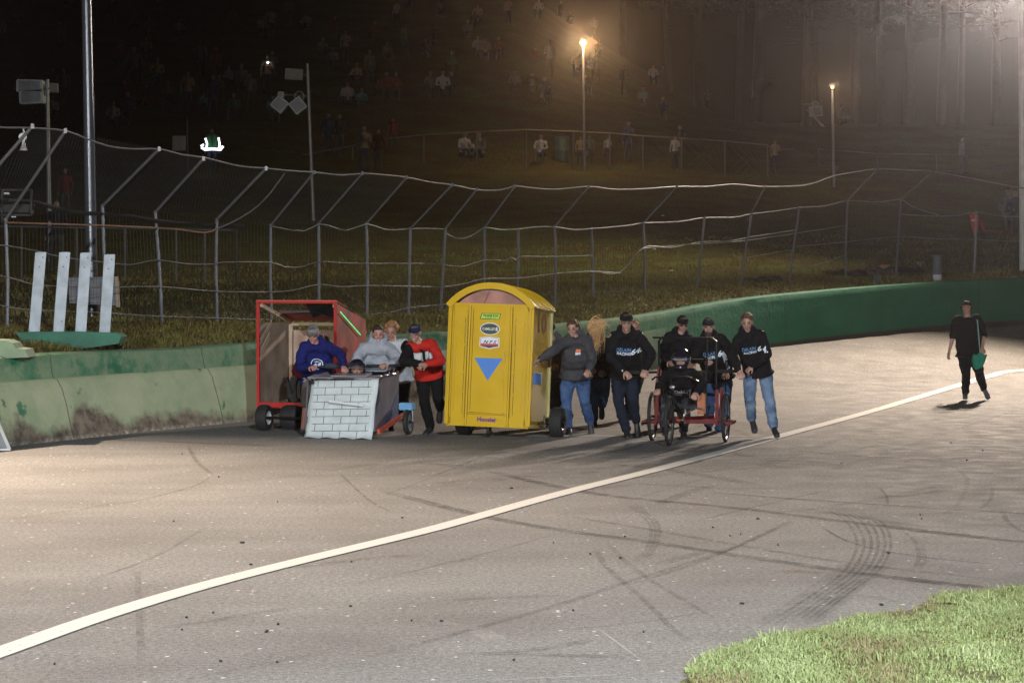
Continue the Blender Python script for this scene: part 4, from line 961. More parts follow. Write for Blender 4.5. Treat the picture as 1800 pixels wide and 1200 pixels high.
    if hood and not helmet:
        if hoodup == 'neck':
            for t in range(12):
                a = 2*math.pi*t/12; mb.ell(h(.105*math.cos(a), -.03+.095*math.sin(a), -.075-.03*math.sin(a)), (.04, .04, .05), n=10, k=8)
            mb.ell(h(0, -.13, -.06), (.12, .07, .1), HM)
        else:
            for t in range(14):
                a = 2*math.pi*t/14; bkf = .5-.5*math.sin(a)
                mb.ell(nk+up*(.03+.03*bkf)+X*.085*math.cos(a)+fr*(.075*math.sin(a)-.015)+bk*.03*bkf, (.043+.016*bkf,)*3, n=10, k=8)
            mb.ell(nk+bk*.11+up*.03, (.1, .055, .075), n=12, k=8)
    tobj = remesh(mb, topname, top, root, .0115, 3, .034, TX_FOLD, .03)
    if sleeves: remesh(sl0, 'sleeve' if two else 'sleeves', sleeves[0] if two else sleeves, root, .0115, 4, .02, TX_FOLD, .02)
    # pocket, hem ribbing
    if True:
        hb = MB(); pts = []
        for t in range(24):
            a = 2*math.pi*t/24; pts.append(pelv-upL*.065*k+fL*.035+XL*.206*b*math.cos(a)+fL*.172*b*math.sin(a))
        hb.tube(pts, .02, 8, closed=True); hb.build('hem', top, tobj, True)
    J.update(nk=nk, pelv=pelv, up=up, X=X, fr=fr, head=hd, h=h, HM=HM, top=tobj, root=root, skinm=skin)
    base = min((J['l', s_][2] for s_ in (-1, 1)), key=lambda v: v.z); J['base'] = Vector((pelv.x, pelv.y, base.z-.09))
    return J
def decal(J, s, size, up_, x=0, m=None, depth=.006, width=None, shear=0, bold=0, name='print'):
    """lettering lying on the chest: up_ metres above the pelvis along the torso"""
    o = J['pelv']+J['up']*up_+J['X']*x+J['fr']*.2; M = frame_M(o, J['X'], J['up'])
    return text(name, s, size, M, m, J['top'], depth, shear, bold, bvh(J['top']), width)
def polydecal(J, polys, up_, x, m, depth=.005, name='print'):
    o = J['pelv']+J['up']*up_+J['X']*x+J['fr']*.2; M = frame_M(o, J['X'], J['up']); me = bpy.data.meshes.new(name); vs = []; fs = []
    for p in polys: n = len(vs); vs += [(a, b_, 0) for a, b_ in p]; fs.append(tuple(range(n, n+len(p))))
    me.from_pydata(vs, [], fs); bm = bmesh.new(); bm.from_mesh(me); bmesh.ops.triangulate(bm, faces=bm.faces)
    for _ in range(3):
        bmesh.ops.subdivide_edges(bm, edges=[e for e in bm.edges if e.calc_length() > .02], cuts=1); bmesh.ops.triangulate(bm, faces=bm.faces)
    bm.to_mesh(me); bm.free()
    return drape(name, me, M, m, J['top'], depth, bvh(J['top']))
def rebase(root, base):
    Mx = Matrix.Translation(-base)
    def go(o):
        if o.type == 'MESH': o.data.transform(Mx)
        for c in o.children: go(c)
    go(root); root.location = base
M_BLUEPRT = mat('pale_blue_print', (.1, .22, .42), .6); M_WHTPRT = mat('white_print', (.62, .68, .78), .6)
def team_print(J, k=1):
    decal(J, 'DELAIN', .062*k, .45, -.045, M_BLUEPRT, bold=.001, width=.2*k, shear=.2); decal(J, 'RACING', .05*k, .40, -.04, M_WHTPRT, bold=.002, width=.19*k, shear=.2)
    decal(J, '64.', .10*k, .42, .13, M_WHTPRT, bold=.003, width=.14*k, shear=.25)

def build_people():
    BLK = CL('black_fleece', (.008, .008, .010), var=.2); NAVY = CL('navy_trousers', (.014, .019, .033)); GREYH = CL('charcoal_fleece', (.055, .054, .06)); LGREY = CL('pale_grey_fleece', (.32, .34, .38), var=.08)
    BLUE = CL('royal_blue_fleece', (.012, .016, .11)); JEAN = denim('blue_denim', (.03, .06, .15), (.055, .1, .2)); DJEAN = denim('dark_denim', (.02, .032, .07), (.03, .045, .09)); FADE = denim('faded_denim', (.06, .1, .18), (.17, .24, .34))
    GRJ = denim('grey_denim', (.035, .038, .045), (.06, .065, .075)); GREYSH = CL('khaki_grey_cotton', (.12, .11, .095)); RED = CL('red_racing_jacket', (.42, .02, .015)); WHT = CL('white_cotton', (.5, .52, .56)); SH = mat('black_shoe', (.015, .015, .017), .6, bump=.2); SHB = mat('tan_boot', (.1, .07, .045), .8, bump=.4); SHG = mat('grey_trainer', (.07, .07, .08), .7)
    BLKT = CL('black_cotton', (.007, .007, .008)); REDS = CL('dark_red_jacket', (.14, .015, .02))
    fwd = (0, -1, -.25); fd = lambda x, y, z: (x, y, z); O = []
    # right-hand man, faded jeans
    J = person('man with short brown hair, black hooded sweatshirt and faded blue jeans, outermost right', 31.35, (1331,648), (1316,589), (1313,566), [((1318,696,-1),(1322,738,1),(.1,-.75,-.55)), ((1352,704,-1),(1360,751,1),(.1,-.9,-.3))],
        [((1287,624,-1),(1299,650,-1)), ((1352,632,-1),(1317,648,-1))], yaw=4, hyaw=-10, hpitch=18, top=BLK, bottom=FADE, shoe=SH, hair='short', hairc=(.1, .055, .03), group='people pushing the black tricycle', pants='jeans', tsg=-1)
    team_print(J, .95); a, e, w = J['a', 1]; MB().tube([w.lerp(e, .1), w.lerp(e, .02)], .04, 12).build('wristband', mat('white_band', (.7, .7, .72), .7), J['root'], True); O.append(J)
    # left-hand man with cap and glasses
    J = person('tall man in black cap and glasses gripping the left end of the tricycle bar', 31.5, (1100,650), (1101,588), (1101,566), [((1087,704,-1),(1101,757,1),(.0,-.95,-.2)), ((1112,700,-1),(1119,742,1),(.05,-.5,-.85))],
        [((1073,640,-1),(1097,652,-1)), ((1148,628,-1),(1135,649,-1))], yaw=0, hyaw=0, hpitch=8, ht=1.84, bulk=1.08, top=BLK, bottom=NAVY, shoe=SH, hair='short', cap=('black_cap', (.01, .01, .01)), glasses=True, group='people pushing the black tricycle')
    team_print(J, 1.05); a, e, w = J['a', -1]; MB().tube([w.lerp(e, .1), w.lerp(e, .02)], .041, 12).build('wristband', mat('white_band', (.7, .7, .72), .7), J['root'], True); O.append(J)
    # behind the tricycle, left
    J = person('man in black cap and glasses leaning in directly behind the tricycle driver', 33.3, (1184,652), (1195,592), (1200,570), [((1168,700,-1),(1173,742,1),(0,-.9,-.3)), ((1196,705,-1),(1200,748,1),(0,-.6,-.7))],
        [((1164,622,-1),(1176,634,-1)), ((1228,618,-1),(1218,636,-1))], yaw=0, hyaw=6, hpitch=14, top=BLK, bottom=GRJ, shoe=SH, hair='short', cap=('black_cap', (.01, .01, .01)), glasses=True, group='people pushing the black tricycle'); O.append(J)
    # bearded man
    J = person('bearded man in dark cap and blue jeans behind the right tricycle wheel', 32.7, (1262,655), (1248,597), (1245,572), [((1248,706,-1),(1246,748,1),(0,-.7,-.6)), ((1276,706,-1),(1264,757,1),(-.1,-.95,-.15))],
        [((1222,630,-1),(1240,634,-1)), ((1286,624,-1),(1277,652,-1))], yaw=2, hyaw=-4, hpitch=6, ht=1.78, bulk=1.12, top=BLK, bottom=JEAN, shoe=SH, hair='short', cap=('dark_cap', (.018, .022, .028)), beard=(.05, .035, .03), group='people pushing the black tricycle', pants='jeans')
    team_print(J, 1); O.append(J)
    # woman in grey hoodie
    J = person('woman in charcoal hooded sweatshirt with one hand on the side of the yellow toilet', 32.0, (1012,652), (1014,598), (1005,574), [((994,708,-1),(999,753,1),(.05,-.95,-.2)), ((1027,703,-1),(1037,742,1),(.1,-.35,-.95))],
        [((973,616,-1),(949,632,-1)), ((1041,634,1),(1034,650,-1))], yaw=8, hyaw=-14, hpitch=16, ht=1.68, top=GREYH, bottom=JEAN, shoe=SH, hair='long', hairc=(.09, .04, .022), curls=(15, 70), face='grin', bulk=1.08, group='people pushing the yellow toilet', pants='jeans')
    polydecal(J, [[(-.035, -.0), (.04, -.0), (.04, .06), (-.02, .06)]], .43, 0, mat('orange_print', (.7, .2, .08), .6), .004); polydecal(J, [[(-.035, -.02), (.04, -.02), (.04, .012), (-.035, .012)]], .43, 0, M_WHTPRT, .008)
    O.append(J)
    # man half hidden behind toilet
    J = person('man in dark cap and grey top half hidden behind the yellow toilet', 33.9, (976,655), (974,602), (965,580), [((972,703,-1),(984,744,1),(0,-.8,-.4)), ((992,700,-1),(1001,735,1),(0,-.4,-.9))],
        [((958,630,-1),(950,634,-1)), ((1001,628,-1),(980,640,-1))], yaw=10, hyaw=-20, hpitch=14, top=CL('mid_grey_fleece', (.1, .1, .105)), bottom=GRJ, shoe=SH, hair='short', cap=('black_cap', (.01, .01, .01)), group='people pushing the yellow toilet'); O.append(J)
    # blonde woman
    J = person('woman in black with long blonde hair blown across her face', 34.0, (1052,652), (1046,600), (1041,578), [((1043,694,-1),(1044,738,1),(0,-.9,-.2)), ((1062,690,-1),(1058,712,1),(0,-.2,-1))],
        [((1030,632,-1),(1040,646,-1)), ((1070,634,1),(1060,650,-1))], yaw=6, hyaw=10, hpitch=20, ht=1.66, top=BLK, bottom=JEAN, shoe=SH, hair='blown', hairc=(.66, .40, .18), pants='jeans', group='people pushing the yellow toilet'); O.append(J)
    # ginger head behind capped man
    J = person('ginger-haired person in black, all but hidden behind the tall capped man', 35.0, (1114,648), (1114,598), (1115,572), [((1106,690,-1),(1107,728,1),(0,-.9,-.2)), ((1119,680,-1),(1115,697,1),(0,-.2,-1))],
        [((1096,625,-1),(1104,646,-1)), ((1131,625,-1),(1124,646,-1))], top=BLK, bottom=BLKT, shoe=SH, hair='short', hairc=(.3, .12, .05), ht=1.72, group='people pushing the yellow toilet'); O.append(J)
    # legs seen under the toilet
    J = person('person in dark jeans pushing behind the yellow toilet, only the feet showing under it', 33.9, (893,650), (886,592), (884,568), [((893,703,-1),(906,745,1),(-.45,-.85,-.1)), ((880,700,-1),(876,722,1),(0,-.4,-.9))],
        [((865,620,-1),(866,610,-1)), ((912,620,-1),(908,610,-1))], top=BLK, bottom=DJEAN, shoe=SH, hair='short', group='people pushing the yellow toilet', pants='jeans'); O.append(J)
    # red and black racing jacket
    J = person('man in dark blue cap and red, black and white racing jacket', 32.1, (754,650), (739,606), (729,586), [((746,705,-1),(757,752,1),(-.35,-.9,-.2)), ((770,698,-1),(774,716,1),(-.1,-.15,-1))],
        [((709,634,-1),(737,639,-1)), ((774,634,-1),(748,641,-1))], yaw=8, hyaw=-8, hpitch=12, ht=1.76, top=RED, bottom=BLKT, shoe=SH, hair='short', hairc=(.1, .07, .05), cap=('navy_cap', (.015, .018, .06)), glasses=True, hood=False, sleeves=(BLK,), topname='racing_jacket', group='people pushing the white brick cart', face='grin')
    wm = mat('white_panel', (.55, .56, .58), .7)
    polydecal(J, [[(-.16, .12), (.15, .12), (.1, -.13), (-.1, -.13)]], .41, 0, wm, .004, 'jacket_panel'); polydecal(J, [[(-.2, .14), (-.1, .14), (-.1, -.2), (-.2, -.05)]], .44, -.02, BLK, .007, 'jacket_panel')
    polydecal(J, [[(-.04, .1), (.05, .1), (.02, .0)]], .49, .01, BLK, .008, 'jacket_panel'); decal(J, "Call's", .12, .385, .0, mat('black_print', (.02, .02, .05), .6), .009, width=.23, shear=.25, bold=.003); O.append(J)
    # grey hoodie
    J = person('heavily built man with short dark hair in pale grey hooded sweatshirt behind the brick cart', 32.7, (664,664), (661,610), (665,586), [((652,712,-1),(650,750,1),(0,-.9,-.2)), ((681,710,-1),(688,744,1),(0,-.5,-.8))],
        [((622,640,-1),(642,650,-1)), ((703,634,-1),(681,640,-1))], yaw=0, hyaw=6, hpitch=14, ht=1.8, bulk=1.22, top=LGREY, bottom=DJEAN, shoe=SH, hair='short', hairc=(.035, .02, .015), hoodup='neck', face='grin', skin=SKIN2, group='people pushing the white brick cart', pants='jeans'); O.append(J)
    # curly
    J = person('curly-haired person in white top with dark sleeves, behind the man in pale grey', 34.6, (702,660), (693,604), (686,580), [((697,702,-1),(696,736,1),(0,-.9,-.2)), ((709,700,-1),(711,722,1),(0,-.3,-.9))],
        [((678,632,-1),(690,645,-1)), ((716,628,-1),(699,650,-1))], yaw=6, hyaw=-4, hpitch=10, ht=1.72, top=WHT, sleeves=BLK, bottom=NAVY, shoe=SH, hair='curly', hairc=(.34, .17, .07), hood=False, topname='shirt', group='people pushing the white brick cart'); O.append(J)
    # blue hoodie
    J = person('man in pale grey cap and royal blue hooded sweatshirt with white crest', 32.5, (558,662), (556,608), (550,588), [((539,706,-1),(532,760,1),(0,-.95,-.15)), ((575,704,-1),(578,738,1),(0,-.5,-.8))],
        [((527,646,-1),(546,645,-1)), ((600,624,-1),(604,643,-1))], yaw=2, hyaw=-2, hpitch=16, ht=1.8, bulk=1.12, top=BLUE, bottom=GREYSH, shoe=SHG, hair='short', hairc=(.12, .09, .07), cap=('pale_grey_cap', (.2, .19, .19)), glasses=True, shorts=True, skin=SKIN2, group='people pushing the white brick cart')
    ring = [[(.088*math.cos(a), .078*math.sin(a)), (.088*math.cos(b_), .078*math.sin(b_)), (.076*math.cos(b_), .067*math.sin(b_)), (.076*math.cos(a), .067*math.sin(a))] for a, b_ in [(2*math.pi*i/20, 2*math.pi*(i+1)/20) for i in range(20) if i not in (11, 12, 16)]]
    polydecal(J, ring+[[(-.05, -.01), (-.01, .02), (.0, -.03), (-.03, -.05)], [(.01, .01), (.06, .03), (.05, -.03), (.01, -.045)], [(-.03, -.06), (.03, -.06), (.02, -.09), (-.02, -.085)], [(-.055, .03), (0, .045), (.05, .035), (0, .03)]], .40, .01, M_WHTPRT, .006); O.append(J)
    # red cart driver
    J = person('driver in dark red jacket seated inside the red plywood cart', 34.3, (551,690), (556,618), (566,592), [((520,672,-1),(513,706,1),(0,-1,-.1)), ((560,676,-1),(560,706,1),(0,-1,-.1))],
        [((520,652,-1),(533,664,-1)), ((585,655,-1),(572,668,-1))], hyaw=4, ht=1.74, top=REDS, bottom=BLKT, shoe=SH, hair='short', hairc=(.15, .1, .06), glasses=True, hood=False, topname='jacket'); O.append(J)
    # brick cart driver
    J = person('driver in glossy black helmet sitting low in the white brick cart', 31.93, (626,735), (627,672), (628,645), [((612,696,-1),(608,748,1),(0,-1,.1)), ((641,696,-1),(645,748,1),(0,-1,.1))],
        [((604,704,-1),(612,716,1)), ((650,704,-1),(642,716,1))], top=BLK, bottom=BLKT, shoe=SH, helmet=('black_helmet', (.01, .01, .02)), hood=False, topname='jacket', ht=1.7); O.append(J)
    # tricycle driver
    J = person('driver in black helmet and black racing suit seated on the tricycle', 31.2, (1196,705), (1198,655), (1197,632), [((1167,704,-1),(1168,748,-1),(0,-1,-.2)), ((1206,714,-1),(1201,757,1),(0,-1,-.3))],
        [((1163,672,-1),(1157,684,-1)), ((1235,670,-1),(1224,690,-1))], hyaw=-12, hpitch=14, top=BLK, bottom=GRJ, shoe=SH, helmet=('black_helmet', (.01, .01, .02)), hood=False, topname='racing_suit', ht=1.74)
    decal(J, 'OakCy', .07, .36, 0, mat('grey_print', (.35, .3, .33), .6), .008, width=.2, bold=.001); decal(J, 'RACING', .03, .315, -.05, mat('grey_print', (.35, .3, .33), .6), .008)
    pm = mat('silver_piping', (.3, .3, .33), .4)
    for s_ in (-1, 1):
        polydecal(J, [[(s_*.11, .12), (s_*.12, .12), (s_*.115, -.12), (s_*.105, -.12)]], .27, 0, pm, .006, 'piping')
    O.append(J)
    # flagger
    J = person('flag marshal in black with a furled green flag, walking alone on the right', 40.1, (1704,618), (1701,560), (1699,541), [((1698,657,-1),(1697,692,1),(-.2,-.95,-.1)), ((1721,655,-1),(1730,684,1),(.15,-.8,-.6))],
        [((1674,594,1),(1669,616,-1)), ((1731,594,1),(1727,611,-1))], yaw=-4, hyaw=-16, hpitch=-10, ht=1.76, top=BLKT, bottom=BLKT, shoe=SHG, hair='short', hairc=(.05, .04, .03), hood=False, curls=(30, 100), topname='shirt', barearm=True, bulk=1.16, cap=('black_cap', (.01, .01, .01)))
    h = J['h']
    hs = MB(); hs.tube([h(-.086, -.01, .0), h(-.08, -.01, .09), h(0, -.01, .13), h(.08, -.01, .09), h(.086, -.01, 0)], .008, 6)
    for s_ in (-1, 1): hs.ell(h(.088*s_, -.008, 0), (.022, .036, .042), J['HM'], 12, 8)
    hs.tube([h(-.09, .0, -.02), h(-.085, .08, -.06), h(-.03, .12, -.06)], .004, 5)
    hso = hs.build('headset', mat('black_plastic', (.015, .015, .015), .4), J['root'], True)
    MB().ell(h(-.112, -.008, 0), (.004, .012, .012), J['HM'], 8, 6).ell(h(.05, .0, .12), (.01, .01, .006), J['HM'], 8, 6).build('metal_stud', mat('chrome', (.8, .8, .8), .15, metal=1), hso)
    O.append(J); w = J['a', 1][2]
    for J in O: rebase(J['root'], J['base'])
    # his flag
    g = thing('flag', 'furled green flag on a pale green stick in the marshal\'s hand', 'flag', tuple(w+Vector((0,-.07,-.04))))
    a = P(1718,562,w.y-.1)-g.location; b_ = P(1725,646,w.y-.1)-g.location
    MB().tube([a, b_], .011, 8).build('stick', mat('pale_green_stick', (.16, .3, .25), .5), g)
    cl = MB(); pts = [(1723,622),(1714,626),(1708,640),(1708,650),(1716,650),(1724,648),(1730,640),(1735,626),(1731,621)]
    for i in range(26):
        t = i/25; p = P(1722+(-10+22*t), 622+2*math.sin(9*t), w.y-.12+.03*math.sin(i*1.9))-g.location; q_ = P(1712+14*t, 650-4*abs(t-.3)*2, w.y-.12+.05*math.sin(i*1.3))-g.location
        cl.tube([p, p.lerp(q_, .5)+Vector((.01*math.sin(i), .02, 0)), q_], [.02, .03, .012], 6)
    remesh(cl, 'cloth', CL('green_flag_cloth', (.02, .2, .13)), g, .009, 3, .02, TX_FOLD)
build_people()
# ------------------------------------------------------------------ fences, poles, hillside
GALV = mat('galvanised_steel', (.17, .175, .19), .45, metal=.5, var=.15); DGALV = mat('dull_dimmed_steel', (.10, .10, .105), .7, metal=.2); WIRE = mat('dark_wire', (.03, .03, .03), .7, metal=.3)
CABLE = mat('steel_cable', (.17, .17, .165), .55, metal=.3); RUSTC = mat('rusty_cable', (.25, .13, .08), .7)
def catch_fence():
    g = thing('catch_fence', 'tall wire catch fence with leaning arms and sagging steel cables behind the green wall', 'fence')
    # base px, top px, top py, arm tip
    PO = [(-170,-170,375,(-60,215)), (-80,-80,380,(57,222)), (12,10,386,(115,230)), (184,180,362,(280,262)), (285,273,373,(358,279)), (382,381,386,(468,296)), (478,476,396,(552,303)), (560,560,393,(637,305)), (645,644,393,(715,312)), (718,721,402,(795,325)),
          (773,783,402,(838,333)), (853,852,400,(905,327)), (910,911,403,None), (975,975,398,(1035,328)), (1042,1040,402,None), (1133,1131,392,(1190,328)), (1222,1238,382,None), (1300,1321,375,(1345,328)), (1387,1405,365,None), (1486,1490,352,(1543,297)), (1574,1584,350,(1640,301)), (1712,1716,373,None), (1795,1797,378,(1850,335)), (1900,1905,385,(1950,340))]
    off = 3.2; B = []; Tp = []; tips = []
    for (bx, tx, ty, tip) in PO:
        Y = Yw(bx)+off; b = H(bx, Y); t = P(tx, ty, Y); b.z -= .1; B.append(b); Tp.append(t)
        dim = bx > 760
        MB().tube([b, b.lerp(t, .5)+Vector((random.uniform(-.02, .02), 0, 0)), t], .028, 8).ell(t, .036, n=8, k=6).build('post', DGALV if dim and bx < 1700 else GALV, g, True)  # middle posts take the darker steel: weaker light put into colour
        if tip:
            q = P(tip[0], tip[1], Y-.75); tips.append((tip[0], q))
            m_ = t+Vector((0, 0, 0)); MB().tube([m_, q], .021 if bx > 400 else .026, 7).box(q, (.04, .04, .07)).build('overhang_arm', DGALV if bx > 470 else GALV, g, True)  # arms further right likewise darkened in colour for the weaker light
    def cable(pts, r, m, sag=0, nm='cable'):
        out = []
        for a, b in zip(pts, pts[1:]):
            for k in range(8):
                t = k/8; p = a.lerp(b, t); p.z -= sag*4*t*(1-t)*(a-b).length*random.choice([.8, 1, 1])*(1); out.append(p)
        out.append(pts[-1]); MB().tube(catmull(out, .25) if sag == 0 else out, r, 6, cap=False).build(nm, m, g, True)
    top = [(-60,218),(0,224),(57,225),(115,230),(150,243),(190,257),(235,262),(280,262),(320,272),(358,277),(420,292),(468,296),(505,300),(552,303),(600,308),(637,305),(680,308),(715,312),(760,321),(795,325),(840,334),(880,334),(905,327),(930,330),(975,333),(1035,328),(1080,333),(1130,332),(1190,328),(1240,328),(1290,324),(1340,328),(1400,327),(1430,322),(1463,310),(1500,303),(1543,297),(1600,299),(1636,301),(1700,312),(1740,320),(1800,331),(1860,336),(1950,340)]
    tp = [P(x, y, Yw(x)+off-.75) for x, y in top]; MB().tube(catmull(tp, .2), .015, 7, cap=False).build('cable', CABLE, g, True)
    rows = [[(10,391),(100,394),(200,397),(300,402),(360,409),(381,402)], [(381,402),(405,392),(440,372),(470,345),(500,305)], [(476,397),(498,402),(535,406),(560,394),(585,399),(610,405),(644,394),(675,403),(700,404),(721,402),(752,402),(783,403)],
      [(783,410),(800,418),(815,419),(835,411),(852,400),(880,404),(911,403),(940,399),(975,399),(1010,404),(1040,402)], [(1040,402),(1100,397),(1131,392),(1190,390),(1238,383),(1290,382),(1321,376),(1370,370),(1405,365),(1450,362),(1490,353),(1540,355),(1584,350)],
      [(1584,377),(1650,380),(1690,378),(1716,373),(1760,380),(1800,381),(1900,386)], [(1584,350),(1610,366),(1650,378)]]
    mid = [[(-80,425),(0,431),(12,432),(60,440),(110,452),(183,461),(230,465),(275,457),(330,464),(381,464),(390,461),(476,461),(500,469),(530,469),(560,460),(600,462),(644,463),(718,463),(775,464),(810,469),(852,457),(890,458),(897,452),(908,457),(914,451),(975,451),(1042,449)],
      [(-80,470),(12,487),(60,500),(110,503),(183,505),(280,504),(381,512),(476,513),(515,510),(560,500),(600,504),(645,502),(718,503),(773,504),(810,500),(852,490),(911,489),(975,481),(1042,477),(1090,480)],
      [(-80,520),(12,539),(60,545),(183,550),(280,556),(381,559),(476,562),(520,558),(560,550),(590,549)], [(648,553),(690,548),(722,540),(775,536),(790,533)],
      [(1042,477),(1090,478),(1131,435),(1180,435),(1232,425),(1280,424),(1316,417),(1400,404)], [(1131,436),(1232,428)], [(1232,428),(1300,424),(1400,410),(1488,396)], [(1390,474),(1440,464),(1486,448)], [(1400,433),(1489,425),(1577,416),(1650,420),(1714,421),(1800,425)], [(1300,455),(1395,438)]]
    for i, r in enumerate(rows): MB().tube(catmull([P(x, y, Yw(x)+off-.04) for x, y in r], .2), .014, 6, cap=False).build('cable', RUSTC if i == 0 else CABLE, g, True)
    for r in mid: MB().tube(catmull([P(x, y, Yw(x)+off-.04) for x, y in r], .2), .011, 6, cap=False).build('cable', CABLE, g, True)
    # welded mesh between posts
    for i in range(len(B)-1):
        a, b, c, d = B[i], B[i+1], Tp[i], Tp[i+1]; Lh = (b-a).length; n = max(3, int(Lh/.085)); mb = MB(); r = .0024
        for k in range(n+1):
            t = k/n; mb.tube([a.lerp(b, t), c.lerp(d, t)], r, 3, cap=False)
        m_ = int((c-a).length/.105)
        for k in range(m_+1):
            t = k/m_; mb.tube([a.lerp(c, t), b.lerp(d, t)], r, 3, cap=False)
        mb.build('mesh_panel', WIRE, g)
    # chain link roof between the leaning arms (left stretch)
    for i in range(1, 8):
        c, d = Tp[i], Tp[i+1]; e = tips[i][1]; f = tips[i+1][1] if i+1 < len(tips) else None
        if not f: continue
        mb = MB(); n = int((d-c).length/.07)
        for k in range(-12, n):
            for s in (0, 1):
                t0, t1 = k/n, (k+12)/n
                u0, u1 = 0, 1
                if t0 < 0: u0 = -t0/(t1-t0); t0 = 0
                if t1 > 1: u1 = (1-k/n)/(12/n); t1 = 1
                if u1 <= u0: continue
                pt = lambda t, u: c.lerp(d, t).lerp(e.lerp(f, t), u)
                mb.tube([pt(t0, u0), pt(t1, u1)] if s == 0 else [pt(1-t0, u0), pt(1-t1, u1)], .0012, 3, cap=False)
        mb.build('chain_link_roof', mat('grey_wire', (.12, .12, .12), .6), g)
    # slack dark netting hanging along the top
    pts = [P(x, y, Yw(x)+off+.05) for x, y in [(-80,348),(0,352),(60,355),(120,372),(180,376),(230,380),(273,388),(330,393),(381,396),(430,397)]]
    MB().tube(catmull(pts, .3), .035, 6).build('rolled_netting', mat('black_netting', (.008, .008, .008), .9), g, True)
    return Tp
catch_fence()

def guard_posts():
    Y = Yw(120)+1.15
    g = thing('plinth', 'green painted concrete block carrying four white boards', 'concrete block')
    a, b = P(30, 585, Y+.35), P(212, 590, Y+.9); 
    pts = [(28,584),(60,583),(140,583),(205,585),(213,592),(208,604),(150,612),(90,617),(62,615),(38,600)]
    f_ = [P(x, y, Y-.15) for x, y in pts]; bk = [P(x, y, Y-.15)+Vector((0, .5, 0)) for x, y in pts]; n = len(pts)
    o = mesh('block', f_+bk, [tuple(range(n))[::-1], tuple(range(n, 2*n))]+[(i, (i+1) % n, n+(i+1) % n, n+i) for i in range(n)], mat('deep_green_paint', (.016, .13, .075), .6, var=.3, scale=3, bump=.3), g)
    wp = mat('chipped_white_paint', (.42, .47, .52), .5, var=.08, scale=6, dirt=(.33, .37, .4))
    for i, (tx, ty, bx, by) in enumerate([(73,443,60,583), (115,443,103,583), (152,444,142,583), (194,447,184,583)]):
        t, b = P(tx, ty, Y+.03), P(bx, by, Y+.03); b.z -= .1; up = (t-b).normalized(); x = Vector((1, .35, 0)).normalized(); y = up.cross(x).normalized()
        mb = MB(); M = Matrix((x, y, up)).transposed(); L_ = (t-b).length
        mb.box((t+b)/2, (.135, .05, L_), M, bev=.006).box((t+b)/2-x*.078, (.022, .045, L_-.01), M)
        o = mb.build('guard_post', wp); k = ['leftmost', 'second', 'third', 'rightmost'][i]
        hl = MB(); hl.lathe([(.009, -.001), (.009, .002)], (0, 0, 0), 'y', 8)
        for j in range(2 if i != 1 else 3): hl.box((t+b)/2+M@Vector((.02*(-1)**j, -.027, L_*(.44-.11*j if j < 2 else -.3))), (.016, .004, .016), M)
        hl.build('bolt_hole', BLKM, o)
        tag(o, '%s of the four white leaning boards on the green block' % k, 'post', 'white boards standing on the green block')
guard_posts()

